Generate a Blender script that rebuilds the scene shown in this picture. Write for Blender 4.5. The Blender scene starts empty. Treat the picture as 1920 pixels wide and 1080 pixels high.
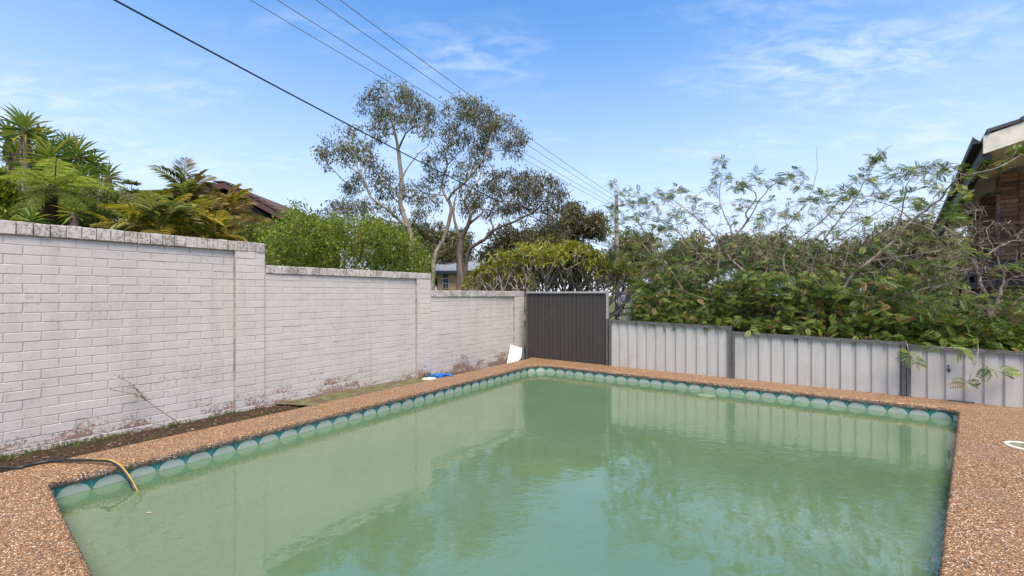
import bpy, math, random
import numpy as np
from mathutils import Vector, Matrix, noise
from mathutils.geometry import tessellate_polygon

# ------------------------------------------------------------------ camera, sky, sun, exposure
S = bpy.context.scene
COL = S.collection
F, CX, HY, H = 800.0, 960.0, 552.0, 1.5          # focal length in pixels of a 1920 wide frame, horizon row, eye height
cam_d = bpy.data.cameras.new('camera'); cam = bpy.data.objects.new('camera', cam_d); COL.objects.link(cam)
cam_d.sensor_width = 36.0; cam_d.lens = F / 1920 * 36.0; cam_d.shift_y = (HY - 540) / 1920
cam_d.clip_start = 0.05; cam_d.clip_end = 2000
cam.location = (0, 0, H); cam.rotation_euler = (math.radians(90), 0, 0)
S.camera = cam

SUN_EL, SUN_AZ = 60.0, 172.0                      # azimuth clockwise from +Y: sun behind and left of the viewer
W = bpy.data.worlds.new('World'); S.world = W; W.use_nodes = True
def sky_nodes():
    nt = W.node_tree; nt.nodes.clear(); L = nt.links.new
    out = nt.nodes.new('ShaderNodeOutputWorld'); bg = nt.nodes.new('ShaderNodeBackground')
    bg.inputs['Strength'].default_value = 0.12
    sky = nt.nodes.new('ShaderNodeTexSky'); sky.sky_type = 'NISHITA'; sky.sun_disc = False
    sky.sun_elevation = math.radians(SUN_EL); sky.sun_rotation = math.radians(SUN_AZ)
    sky.altitude = 50; sky.air_density = 1.0; sky.dust_density = 0.6; sky.ozone_density = 2.0
    hs = nt.nodes.new('ShaderNodeHueSaturation'); hs.inputs['Saturation'].default_value = 1.24; hs.inputs['Value'].default_value = 1.06
    L(sky.outputs[0], hs.inputs['Color'])
    tc = nt.nodes.new('ShaderNodeTexCoord')
    sep = nt.nodes.new('ShaderNodeSeparateXYZ'); L(tc.outputs['Generated'], sep.inputs[0])
    add = nt.nodes.new('ShaderNodeMath'); add.operation = 'ADD'; add.inputs[1].default_value = 0.12; L(sep.outputs['Z'], add.inputs[0])
    mx = nt.nodes.new('ShaderNodeMath'); mx.operation = 'MAXIMUM'; mx.inputs[1].default_value = 0.03; L(add.outputs[0], mx.inputs[0])
    dv = nt.nodes.new('ShaderNodeVectorMath'); dv.operation = 'DIVIDE'; L(tc.outputs['Generated'], dv.inputs[0])
    cb = nt.nodes.new('ShaderNodeCombineXYZ')
    for k in range(3): L(mx.outputs[0], cb.inputs[k])
    L(cb.outputs[0], dv.inputs[1])
    mp = nt.nodes.new('ShaderNodeMapping'); mp.inputs['Scale'].default_value = (1.0, 2.0, 0.0); mp.inputs['Rotation'].default_value = (0, 0, 0.35); mp.inputs['Location'].default_value = (1.5, 0.5, 0)
    L(dv.outputs[0], mp.inputs['Vector'])
    n1 = nt.nodes.new('ShaderNodeTexNoise'); n1.inputs['Scale'].default_value = 0.9; n1.inputs['Detail'].default_value = 3; n1.inputs['Roughness'].default_value = 0.5
    n2 = nt.nodes.new('ShaderNodeTexNoise'); n2.inputs['Scale'].default_value = 6.0; n2.inputs['Detail'].default_value = 8; n2.inputs['Roughness'].default_value = 0.62; n2.inputs['Distortion'].default_value = 0.4
    L(mp.outputs[0], n1.inputs['Vector']); L(mp.outputs[0], n2.inputs['Vector'])
    r1 = nt.nodes.new('ShaderNodeMapRange'); r1.inputs[1].default_value = 0.465; r1.inputs[2].default_value = 0.74; L(n1.outputs[0], r1.inputs[0])
    r2 = nt.nodes.new('ShaderNodeMapRange'); r2.inputs[1].default_value = 0.42; r2.inputs[2].default_value = 0.75; L(n2.outputs[0], r2.inputs[0])
    mu = nt.nodes.new('ShaderNodeMath'); mu.operation = 'MULTIPLY'; L(r1.outputs[0], mu.inputs[0]); L(r2.outputs[0], mu.inputs[1])
    mu2 = nt.nodes.new('ShaderNodeMath'); mu2.operation = 'MULTIPLY'; mu2.inputs[1].default_value = 0.9; mu2.use_clamp = True; L(mu.outputs[0], mu2.inputs[0])
    hz = nt.nodes.new('ShaderNodeMapRange'); hz.inputs[1].default_value = 0.0; hz.inputs[2].default_value = 0.60; hz.inputs[3].default_value = 0.88; hz.inputs[4].default_value = 0.0
    hz.interpolation_type = 'SMOOTHSTEP'; L(sep.outputs['Z'], hz.inputs[0])
    mh = nt.nodes.new('ShaderNodeMix'); mh.data_type = 'RGBA'; mh.inputs['B'].default_value = (2.85, 3.1, 3.9, 1)
    L(hz.outputs[0], mh.inputs['Factor']); L(hs.outputs[0], mh.inputs['A'])
    mix = nt.nodes.new('ShaderNodeMix'); mix.data_type = 'RGBA'; mix.inputs['B'].default_value = (3.7, 4.0, 4.25, 1)
    L(mu2.outputs[0], mix.inputs['Factor']); L(mh.outputs['Result'], mix.inputs['A'])
    L(mix.outputs['Result'], bg.inputs['Color']); L(bg.outputs[0], out.inputs['Surface'])
sky_nodes()
sun_d = bpy.data.lights.new('sun', 'SUN'); sun = bpy.data.objects.new('sun', sun_d); COL.objects.link(sun)
sun_d.energy = 3.0; sun_d.angle = math.radians(40); sun_d.color = (1.0, 0.87, 0.70)
_az, _el = math.radians(SUN_AZ), math.radians(SUN_EL)
_to = Vector((math.sin(_az) * math.cos(_el), math.cos(_az) * math.cos(_el), math.sin(_el)))
sun.rotation_euler = _to.to_track_quat('Z', 'Y').to_euler(); sun.location = _to * 50
S.view_settings.view_transform = 'Standard'; S.view_settings.look = 'None'
S.view_settings.exposure = 1.25; S.view_settings.gamma = 1.0; S.view_settings.use_curve_mapping = False
S.render.engine = 'CYCLES'; S.cycles.max_bounces = 8; S.cycles.transparent_max_bounces = 8
S.cycles.use_denoising = True

# ------------------------------------------------------------------ helpers
rng = np.random.default_rng(11); random.seed(11)
PI = math.pi
WM = {}                                           # world matrix of each object built
def at(x, y, Y): return Vector(((x - CX) / F * Y, Y, H - (y - HY) / F * Y))
def gnd(x, y, z=0.0): return at(x, y, F * (H - z) / (y - HY))

def link(o, parent=None, M=None):
    COL.objects.link(o); M = M or Matrix()
    WM[o.name] = M
    if parent is not None:
        o.parent = parent; o.matrix_parent_inverse = WM[parent.name].inverted()
    o.matrix_basis = M
    return o
def tag(o, label=None, cat=None, group=None, kind=None):
    if label: o['label'] = label
    if cat: o['category'] = cat
    if group: o['group'] = group
    if kind: o['kind'] = kind
    return o
def empty(name, loc, label, cat, group=None):
    o = bpy.data.objects.new(name, None); o.empty_display_size = 0.2
    link(o, None, Matrix.Translation(Vector(loc))); return tag(o, label, cat, group)

class MB:
    """collects vertices and faces; build() links them as one mesh object"""
    def __init__(s): s.V = []; s.P = {}; s.n = 0
    def add(s, V, faces, mi=0):
        V = np.asarray(V, float).reshape(-1, 3)
        fs = np.asarray(faces)
        s.P.setdefault((fs.shape[1], mi), []).append(fs + s.n); s.V.append(V); s.n += len(V)
    def box(s, c, size, mi=0, R=None):
        x, y, z = [q / 2 for q in size]
        v = np.array([(-x,-y,-z),(x,-y,-z),(x,y,-z),(-x,y,-z),(-x,-y,z),(x,-y,z),(x,y,z),(-x,y,z)])
        if R is not None: v = v @ np.array(R.to_3x3()).T
        s.add(v + np.array(c), [(0,3,2,1),(4,5,6,7),(0,1,5,4),(1,2,6,5),(2,3,7,6),(3,0,4,7)], mi)
    def tube(s, pts, rad, sides=5, mi=0, cap=False):
        p = np.array([tuple(q) for q in pts], float); n = len(p)
        r = np.full(n, rad, float) if np.isscalar(rad) else np.asarray(rad, float)
        t = np.empty_like(p); t[1:-1] = p[2:] - p[:-2]; t[0] = p[1] - p[0]; t[-1] = p[-1] - p[-2]
        t /= np.linalg.norm(t, axis=1, keepdims=True) + 1e-9
        ref = np.array((0.31, 0.22, 0.92)) if abs(t[:, 2]).mean() < 0.8 else np.array((0.9, 0.3, 0.1))
        u = np.cross(t, ref); u /= np.linalg.norm(u, axis=1, keepdims=True) + 1e-9
        w = np.cross(t, u)
        a = np.arange(sides) * 2 * PI / sides
        ring = p[:, None] + r[:, None, None] * (np.cos(a)[None, :, None] * u[:, None] + np.sin(a)[None, :, None] * w[:, None])
        i = np.arange(n - 1)[:, None] * sides; j = np.arange(sides)[None]; k = (j + 1) % sides
        q = np.stack([i + j, i + k, i + sides + k, i + sides + j], -1).reshape(-1, 4)
        s.add(ring.reshape(-1, 3), q, mi)
        if cap:
            s.P.setdefault((sides, mi), []).append(np.array([np.arange(sides)[::-1] + s.n - n * sides, np.arange(sides) + s.n - sides]))
    def mesh(s, name, mats, origin=(0, 0, 0), smooth=False):
        V = np.concatenate(s.V) - np.array(tuple(origin)) if s.V else np.zeros((0, 3))
        me = bpy.data.meshes.new(name)
        li, ls, mi, st = [], [], [], 0
        for (k, m), arr in s.P.items():
            a = np.concatenate(arr).astype(np.int32)
            li.append(a.ravel()); ls.append(st + np.arange(len(a)) * k); mi.append(np.full(len(a), m)); st += a.size
        me.vertices.add(len(V)); me.vertices.foreach_set('co', V.astype(np.float32).ravel())
        li = np.concatenate(li); ls = np.concatenate(ls); mi = np.concatenate(mi)
        me.loops.add(len(li)); me.loops.foreach_set('vertex_index', li.astype(np.int32))
        me.polygons.add(len(ls)); me.polygons.foreach_set('loop_start', ls.astype(np.int32))
        for m in (mats if isinstance(mats, (list, tuple)) else [mats]): me.materials.append(m)
        me.polygons.foreach_set('material_index', mi.astype(np.int32))
        me.update(calc_edges=True)
        me.polygons.foreach_set('use_smooth', np.full(len(ls), smooth))
        return me
    def build(s, name, mats, parent=None, smooth=False, origin=None):
        V = np.concatenate(s.V)
        if origin is None:
            origin = ((V[:, 0].min() + V[:, 0].max()) / 2, (V[:, 1].min() + V[:, 1].max()) / 2, V[:, 2].min())
        me = s.mesh(name, mats, origin, smooth)
        return link(bpy.data.objects.new(name, me), parent, Matrix.Translation(Vector(origin)))

def unit(a): return a / (np.linalg.norm(a, axis=-1, keepdims=True) + 1e-9)
def rdir(n, up=0.0):
    d = rng.normal(size=(n, 3)); d[:, 2] += up; return unit(d)
def frames(A, U=None):
    """side and up vectors for axes A, up as near U as possible"""
    if U is None: U = np.tile((0., 0., 1.), (len(A), 1)) + rng.normal(size=A.shape) * 0.35
    Sd = unit(np.cross(A, U)); return Sd, np.cross(Sd, A)
def scatter(mb, T, Fc, P, A, Sd, U, sc, mi=0):
    """copies of template T (along, side, up) at P; sc (n,) or (n,3)"""
    n = len(P)
    if n == 0: return
    sc = np.asarray(sc, float)
    if sc.ndim == 1: sc = np.repeat(sc[:, None], 3, 1)
    V = P[:, None] + (T[None, :, 0] * sc[:, :1])[..., None] * A[:, None] + (T[None, :, 1] * sc[:, 1:2])[..., None] * Sd[:, None] + (T[None, :, 2] * sc[:, 2:])[..., None] * U[:, None]
    k = len(T)
    for f in Fc:
        fa = np.asarray(f)
        mb.add_raw = None
    off = (np.arange(n) * k)[:, None, None]
    base = mb.n
    mb.V.append(V.reshape(-1, 3)); mb.n += n * k
    by = {}
    for f in Fc: by.setdefault(len(f), []).append(f)
    for m, fl in by.items():
        mb.P.setdefault((m, mi), []).append((np.array(fl)[None] + off + base).reshape(-1, m))
# leaf templates, unit length along x
LEAF = (np.array([(0,0,0),(.45,.5,.06),(1,0,-.05),(.45,-.5,.06)]), [(0,3,2,1)])
LEAF6 = (np.array([(0,0,0),(.3,.42,.05),(.68,.45,.06),(1,0,-.1),(.68,-.45,.06),(.3,-.42,.05),(.35,0,.0),(.7,0,.0)]),
         [(0,6,1),(6,7,2,1),(7,3,2),(0,5,6),(5,4,7,6),(4,3,7)])
BLADE = (np.array([(0,.3,0),(0,-.3,0),(.35,.5,.05),(.35,-.5,.05),(.35,0,-.0),(.7,.38,.02),(.7,-.38,.02),(1,0,-.1),(.7,0,-.04),(0,0,-.01)]),
         [(9,4,2,0),(1,3,4,9),(4,8,5,2),(3,6,8,4),(8,7,5),(6,7,8)])
def pinnate(k=7, w=.36, droop=.25):
    """a feathery leaf: thin rachis with k pairs of leaflets, all one connected island"""
    V, Fc = [], []; h = .012
    for i in range(k + 1):
        t = i / k; V += [(t * .92, h, -droop * t * t), (t * .92, -h, -droop * t * t)]
        if i: Fc.append((2 * i - 2, 2 * i - 1, 2 * i + 1, 2 * i))
    for i in range(1, k + 1):
        t = i / k; L = w * (1 - .5 * abs(t - .45) / .55); g = .44 / k
        for s_ in (1, -1):
            r = V[2 * i + (s_ < 0)]; b = len(V)
            V += [(r[0] + L * .15 + g * .2, s_ * (h + L * .5), r[2] + .02), (r[0] + L * .42, s_ * (h + L), r[2] - .04), (r[0] + L * .32 + g * 1.5, s_ * (h + L * .55), r[2] + .01)]
            f = (2 * i + (s_ < 0), b, b + 1, b + 2); Fc.append(f[::-1] if s_ > 0 else f)
    b = len(V); V.append((1.15, 0, -droop * 1.25)); Fc.append((2 * k, 2 * k + 1, b))
    return np.array(V), Fc
PINN = pinnate()
def leaf_objects(parent, mat, T, P, A, Sd, U, sc, n_ind, name='leaf', rest='foliage', single=None):
    """the n_ind leaves nearest the viewer as parts of their own sharing one mesh, the others as one joined part"""
    sc = np.asarray(sc, float)
    if sc.ndim == 1: sc = np.repeat(sc[:, None], 3, 1)
    app = sc[:, 0] / np.linalg.norm(P - np.array((0, 0, H)), axis=1)
    order = np.argsort(-app) if single is None else single
    m0 = MB(); scatter(m0, T[0], T[1], np.zeros((1, 3)), np.array([(1., 0, 0)]), np.array([(0, 1., 0)]), np.array([(0, 0, 1.)]), np.ones(1))
    me = m0.mesh(name, mat)
    for i in order[:n_ind]:
        M = Matrix(((A[i,0]*sc[i,0], Sd[i,0]*sc[i,1], U[i,0]*sc[i,2], P[i,0]), (A[i,1]*sc[i,0], Sd[i,1]*sc[i,1], U[i,1]*sc[i,2], P[i,1]),
                    (A[i,2]*sc[i,0], Sd[i,2]*sc[i,1], U[i,2]*sc[i,2], P[i,2]), (0, 0, 0, 1)))
        link(bpy.data.objects.new(name, me), parent, M)
    r = order[n_ind:]
    if len(r):
        mb = MB(); scatter(mb, T[0], T[1], P[r], A[r], Sd[r], U[r], sc[r])
        tag(mb.build(rest, mat, parent), kind='stuff')

class Skel:
    """branch skeleton: nodes with radius; reach() grows a curved branch from the best node to a point"""
    def __init__(s): s.P = []; s.R = []; s.mb = MB()
    def limb(s, pts, r0, r1, sides=7, wob=0.0, sub=4):
        p = [Vector(q) for q in pts]; out = []
        for i in range(len(p) - 1):
            a = p[i - 1] if i else p[0] * 2 - p[1]; b, c = p[i], p[i + 1]; d = p[i + 2] if i + 2 < len(p) else c * 2 - b
            for k in range(sub):
                t = k / sub
                q = 0.5 * ((2*b) + (c - a)*t + (2*a - 5*b + 4*c - d)*t*t + (3*b - a - 3*c + d)*t**3)
                if wob: q = q + Vector(rng.normal(size=3) * wob)
                out.append(q)
        out.append(p[-1]); n = len(out)
        rad = [r0 + (r1 - r0) * (i / (n - 1)) ** 0.8 for i in range(n)]
        s.mb.tube(out, rad, sides)
        for q, r in zip(out, rad): s.P.append(tuple(q)); s.R.append(r)
        return out
    def reach(s, tgt, r1=0.004, sides=4, bend=0.2, rmax=1.0, up=1.2, k=4, add=True, shrink=.55):
        P = np.array(s.P); t = np.array(tuple(tgt)); d = t - P
        dist = np.linalg.norm(d, axis=1); cost = dist + up * np.maximum(0, -d[:, 2]) + np.where(dist < .05, 9, 0)
        i = int(np.argmin(cost)); a = P[i]; L = dist[i]
        r0 = max(r1 * 1.3, min(s.R[i] * shrink, rmax))
        side = rng.normal(size=3) * bend * L * .6; side[2] += bend * L * .4
        pts, rad = [], []
        for q in range(k + 1):
            u = q / k; pts.append(a + (t - a) * u + side * 4 * u * (1 - u) * .5 + rng.normal(size=3) * L * .02 * (0 < q < k)); rad.append(r0 + (r1 - r0) * u)
        s.mb.tube(pts, rad, sides)
        if add:
            for q in range(1, k + 1): s.P.append(tuple(pts[q])); s.R.append(rad[q])
        return np.array(pts)

# ------------------------------------------------------------------ materials
MATS = {}
def nmat(name):
    m = bpy.data.materials.new(name); m.use_nodes = True; nt = m.node_tree
    b = nt.nodes['Principled BSDF']; return m, nt, b
def N(nt, t, **kw):
    n = nt.nodes.new('ShaderNode' + t)
    for k, v in kw.items():
        if k in n.inputs: n.inputs[k].default_value = v
        else: setattr(n, k, v)
    return n
def ramp(nt, fac, stops, interp='LINEAR'):
    r = nt.nodes.new('ShaderNodeValToRGB'); r.color_ramp.interpolation = interp; e = r.color_ramp.elements
    while len(e) > 1: e.remove(e[-1])
    for i, (p, c) in enumerate(stops):
        q = e[0] if i == 0 else e.new(p)
        q.position = p; q.color = (*c, 1) if len(c) == 3 else c
    nt.links.new(fac, r.inputs[0]); return r.outputs[0]
def mixc(nt, fac, a, b, mode='MIX'):
    m = nt.nodes.new('ShaderNodeMix'); m.data_type = 'RGBA'; m.blend_type = mode
    for sock, v in (('Factor', fac), ('A', a), ('B', b)):
        if isinstance(v, (int, float)): m.inputs[sock].default_value = v
        elif isinstance(v, tuple): m.inputs[sock].default_value = (*v, 1)
        else: nt.links.new(v, m.inputs[sock])
    return m.outputs['Result']
def maprange(nt, v, a, b, c=0., d=1., smooth=True):
    m = nt.nodes.new('ShaderNodeMapRange'); m.interpolation_type = 'SMOOTHSTEP' if smooth else 'LINEAR'
    for i, q in enumerate((a, b, c, d)): m.inputs[i + 1].default_value = q
    nt.links.new(v, m.inputs[0]); return m.outputs[0]
def math_(nt, op, a, b=0.0, clamp=False):
    m = nt.nodes.new('ShaderNodeMath'); m.operation = op; m.use_clamp = clamp
    for i, v in enumerate((a, b)):
        if isinstance(v, (int, float)): m.inputs[i].default_value = v
        else: nt.links.new(v, m.inputs[i])
    return m.outputs[0]
def pos(nt): return nt.nodes.new('ShaderNodeNewGeometry').outputs['Position']
def nz(nt, vec, scale, detail=4, rough=.55, dist=0.0, stretch=None):
    if stretch:
        mp = nt.nodes.new('ShaderNodeMapping'); mp.inputs['Scale'].default_value = stretch; nt.links.new(vec, mp.inputs['Vector']); vec = mp.outputs[0]
    n = N(nt, 'TexNoise', Scale=scale, Detail=detail, Roughness=rough, Distortion=dist); nt.links.new(vec, n.inputs['Vector']); return n.outputs[0]
def bump(nt, b, h, strength=.3, dist=.01):
    n = N(nt, 'Bump', Strength=strength, Distance=dist); nt.links.new(h, n.inputs['Height']); nt.links.new(n.outputs[0], b.inputs['Normal'])
def setc(nt, b, c):
    if isinstance(c, tuple): b.inputs['Base Color'].default_value = (*c, 1)
    else: nt.links.new(c, b.inputs['Base Color'])
def plain(name, c, rough=.6, var=.25, scale=8, metal=0.0, bmp=0.15, spec=.4, coord=None, stretch=None):
    m, nt, b = nmat(name); p = pos(nt)
    n = nz(nt, p, scale, 5, .6, stretch=stretch)
    f = maprange(nt, n, .3, .7)
    lo = tuple(q * (1 - var) for q in c); hi = tuple(min(1, q * (1 + var)) for q in c)
    setc(nt, b, mixc(nt, f, lo, hi)); b.inputs['Roughness'].default_value = rough; b.inputs['Metallic'].default_value = metal
    b.inputs['Specular IOR Level'].default_value = spec
    if bmp: bump(nt, b, nz(nt, p, scale * 6, 4), bmp, .01)
    MATS[name] = m; return m
def leafmat(name, stops, trans=.3, rough=.5, spec=.35, tint=1.15):
    m, nt, b = nmat(name)
    g = nt.nodes.new('ShaderNodeNewGeometry'); oi = nt.nodes.new('ShaderNodeObjectInfo')
    f = math_(nt, 'FRACT', math_(nt, 'ADD', g.outputs['Random Per Island'], oi.outputs['Random']))
    c = ramp(nt, f, stops); n = nz(nt, g.outputs['Position'], 1.7, 2)
    c = mixc(nt, maprange(nt, n, .35, .65), mixc(nt, 1.0, c, (.72, .74, .7), 'MULTIPLY'), c)
    setc(nt, b, c); b.inputs['Roughness'].default_value = rough; b.inputs['Specular IOR Level'].default_value = spec
    tr = nt.nodes.new('ShaderNodeBsdfTranslucent'); nt.links.new(mixc(nt, 1.0, c, (1.0 * tint, 1.1 * tint, .6 * tint), 'MULTIPLY'), tr.inputs[0])
    ms = nt.nodes.new('ShaderNodeMixShader'); ms.inputs[0].default_value = trans
    nt.links.new(b.outputs[0], ms.inputs[1]); nt.links.new(tr.outputs[0], ms.inputs[2])
    nt.links.new(ms.outputs[0], nt.nodes['Material Output'].inputs['Surface'])
    MATS[name] = m; return m
def barkmat(name, stops, scale=6, stretch=(1, 1, .25), bmp=.4):
    m, nt, b = nmat(name); p = pos(nt); n = nz(nt, p, scale, 6, .6, .3, stretch)
    setc(nt, b, ramp(nt, n, stops)); b.inputs['Roughness'].default_value = .8; b.inputs['Specular IOR Level'].default_value = .2
    bump(nt, b, nz(nt, p, scale * 4, 4, stretch=stretch), bmp, .01); MATS[name] = m; return m

def paint_brick(name, lichen):
    m, nt, b = nmat(name); p = pos(nt)
    sep = nt.nodes.new('ShaderNodeSeparateXYZ'); nt.links.new(p, sep.inputs[0]); z = sep.outputs['Z']
    oi = math_(nt, 'FRACT', math_(nt, 'ADD', nt.nodes.new('ShaderNodeObjectInfo').outputs['Random'], nt.nodes.new('ShaderNodeNewGeometry').outputs['Random Per Island']))
    big = nz(nt, p, 1.3, 4, .6); fine = nz(nt, p, 90, 5, .7); med = nz(nt, p, 14, 6, .65); spk = nz(nt, p, 38, 5, .7)
    c = mixc(nt, maprange(nt, big, .3, .7), (.445, .408, .385), (.485, .45, .428))
    c = mixc(nt, math_(nt, 'MULTIPLY', oi, .14), c, (.34, .31, .30))
    c = mixc(nt, math_(nt, 'MULTIPLY', maprange(nt, fine, .45, .75), .22), c, (.42, .39, .38))
    # grime specks in drifting patches
    patch = maprange(nt, nz(nt, p, 1.5, 6, .7), .42, .66)
    spf = math_(nt, 'MULTIPLY', maprange(nt, spk, .50, .66), patch)
    c = mixc(nt, math_(nt, 'MULTIPLY', spf, .55), c, (.20, .188, .178))
    # streaky damp grime under the coping and at the foot
    run = maprange(nt, nz(nt, p, 6, 5, .65, stretch=(1, 1, .10)), .46, .74)
    c = mixc(nt, math_(nt, 'MULTIPLY', run, .30), c, (.27, .25, .232))
    # paint lost low on the wall: bare red brick and dark mould
    hgt = maprange(nt, z, -.12, .42, .20, -.42, False)
    gate = math_(nt, 'ADD', math_(nt, 'ADD', hgt, nz(nt, p, 1.1, 3, .6)), math_(nt, 'MULTIPLY', oi, .26))
    wear = math_(nt, 'ADD', math_(nt, 'MULTIPLY', math_(nt, 'SUBTRACT', gate, .5), .62), nz(nt, p, 34, 6, .74))
    peel = maprange(nt, wear, .585, .645)
    bare = ramp(nt, nz(nt, p, 30, 4, .7), [(.3, (.05, .027, .014)), (.5, (.15, .06, .026)), (.7, (.26, .10, .045))])
    c = mixc(nt, math_(nt, 'MULTIPLY', peel, .75), c, bare)
    if lichen:
        lp = nz(nt, p, 42, 6, .75); lg = nz(nt, p, 5, 4, .6)
        lf = maprange(nt, math_(nt, 'ADD', lp, math_(nt, 'MULTIPLY', math_(nt, 'SUBTRACT', lg, .5), .55)), .46, .60)
        c = mixc(nt, math_(nt, 'MULTIPLY', lf, .8), c, (.13, .12, .105))
        yl = maprange(nt, nz(nt, p, 11, 4, .6), .62, .72)
        c = mixc(nt, math_(nt, 'MULTIPLY', yl, .35), c, (.45, .40, .24))
        rf = maprange(nt, nz(nt, p, 7, 5, .7), .70, .75)
        c = mixc(nt, math_(nt, 'MULTIPLY', rf, .7), c, (.22, .09, .05))
    setc(nt, b, c); b.inputs['Roughness'].default_value = .75; b.inputs['Specular IOR Level'].default_value = .25
    bump(nt, b, math_(nt, 'ADD', math_(nt, 'MULTIPLY', med, .8), math_(nt, 'MULTIPLY', fine, .3)), .45, .006)
    return m
M_BRICK = paint_brick('painted_brick', False); M_COPE = paint_brick('lichen_brick', True)

def aggregate():
    m, nt, b = nmat('exposed_aggregate'); p = pos(nt)
    wv = nz(nt, p, 40, 2)
    v = N(nt, 'TexVoronoi', Scale=125.0, Randomness=1.0); nt.links.new(p, v.inputs['Vector'])
    sepc = nt.nodes.new('ShaderNodeSeparateColor'); nt.links.new(v.outputs['Color'], sepc.inputs[0])
    c = ramp(nt, sepc.outputs[0], [(0, (0.048, 0.029, 0.018)), (0.14, (0.145, 0.072, 0.034)), (0.28, (0.281, 0.135, 0.053)), (0.5, (0.397, 0.198, 0.080)), (0.68, (0.464, 0.256, 0.112)), (0.82, (0.532, 0.341, 0.188)), (0.91, (0.813, 0.666, 0.480)), (1, (0.851, 0.737, 0.576))], 'CONSTANT')
    v2 = N(nt, 'TexVoronoi', Scale=125.0, feature='DISTANCE_TO_EDGE'); nt.links.new(p, v2.inputs['Vector'])
    e = maprange(nt, v2.outputs['Distance'], .02, .16)
    c = mixc(nt, e, (.10, .06, .035), c)
    big = nz(nt, p, 1.6, 5, .6)
    c = mixc(nt, math_(nt, 'MULTIPLY', maprange(nt, big, .45, .75), .3), c, (.17, .12, .095))
    setc(nt, b, c); b.inputs['Roughness'].default_value = .55; b.inputs['Specular IOR Level'].default_value = .35
    bump(nt, b, e, .6, .004); return m
M_AGG = aggregate()

def nosemat():
    m, nt, b = nmat('worn_coping_nose'); p = pos(nt)
    v = N(nt, 'TexVoronoi', Scale=95.0); nt.links.new(p, v.inputs['Vector'])
    sepc = nt.nodes.new('ShaderNodeSeparateColor'); nt.links.new(v.outputs['Color'], sepc.inputs[0])
    c = ramp(nt, sepc.outputs[0], [(0, (.07, .055, .045)), (.22, (.19, .14, .11)), (.5, (.34, .23, .16)), (.75, (.46, .34, .26)), (.9, (.66, .59, .53))], 'CONSTANT')
    v2 = N(nt, 'TexVoronoi', Scale=95.0, feature='DISTANCE_TO_EDGE'); nt.links.new(p, v2.inputs['Vector'])
    e = maprange(nt, v2.outputs['Distance'], .02, .2); c = mixc(nt, e, (.08, .06, .05), c)
    setc(nt, b, c); b.inputs['Roughness'].default_value = .6; bump(nt, b, e, .9, .006); return m
M_NOSE = nosemat()

def watermat():
    m, nt, b = nmat('murky_water'); p = pos(nt)
    n = nz(nt, p, .7, 3, .5); c = mixc(nt, maprange(nt, n, .3, .7), (.084, .146, .076), (.096, .162, .086))
    setc(nt, b, c); b.inputs['Roughness'].default_value = .012; b.inputs['IOR'].default_value = 2.45; b.inputs['Specular Tint'].default_value = (1.0, .98, .80, 1); b.inputs['Specular IOR Level'].default_value = .5; b.subsurface_method = 'BURLEY' if hasattr(b, 'subsurface_method') else None; b.inputs['Subsurface Weight'].default_value = 0.0; b.inputs['Subsurface Radius'].default_value = (.8, 1.0, .8); b.inputs['Subsurface Scale'].default_value = .6
    w1 = nz(nt, p, 2.6, 3, .5, .8, (1, 1.35, 1)); w2 = nz(nt, p, 9, 3, .55, 1.2, (1, 1.2, 1)); w3 = nz(nt, p, .8, 2, .5)
    amp = maprange(nt, nz(nt, p, .55, 2), .42, .60, .10, 1.0)
    h = math_(nt, 'ADD', math_(nt, 'ADD', math_(nt, 'MULTIPLY', w1, .0045), math_(nt, 'MULTIPLY', math_(nt, 'MULTIPLY', w2, amp), .0052)), math_(nt, 'MULTIPLY', w3, .006))
    bump(nt, b, h, 1.0, .55); return m
M_WATER = watermat()

def tilemat():
    m, nt, b = nmat('teal_tile'); p = pos(nt)
    c = mixc(nt, maprange(nt, nz(nt, p, 9, 4), .35, .65), (.010, .125, .125), (.016, .165, .160))
    setc(nt, b, c); b.inputs['Roughness'].default_value = .15
    return m
def fanmat():
    m, nt, b = nmat('shell_fan_glaze')
    tc = nt.nodes.new('ShaderNodeTexCoord').outputs['Object']; s = nt.nodes.new('ShaderNodeSeparateXYZ'); nt.links.new(tc, s.inputs[0])
    a = math_(nt, 'ARCTAN2', math_(nt, 'ADD', s.outputs['Z'], .112), s.outputs['X'])
    st = math_(nt, 'SINE', math_(nt, 'MULTIPLY', a, 54.0))
    f = maprange(nt, st, -.55, .15)
    c = mixc(nt, f, (.06, .085, .065), (.42, .48, .455))
    oi = nt.nodes.new('ShaderNodeObjectInfo').outputs['Random']
    c = mixc(nt, math_(nt, 'MULTIPLY', oi, .25), c, (.36, .45, .42))
    sc = maprange(nt, math_(nt, 'ADD', s.outputs['Z'], math_(nt, 'MULTIPLY', nz(nt, pos(nt), 30, 3), .02)), -.085, -.068, .55, 0.)
    c = mixc(nt, sc, c, (.17, .15, .10))
    setc(nt, b, c); b.inputs['Roughness'].default_value = .3; return m
M_TILE, M_FAN = tilemat(), fanmat()
M_GROUT = plain('tile_grout', (.46, .47, .43), .8, .2, 20)
M_SHELL = plain('pool_render', (.20, .34, .22), .7, .1, 3)

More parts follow.
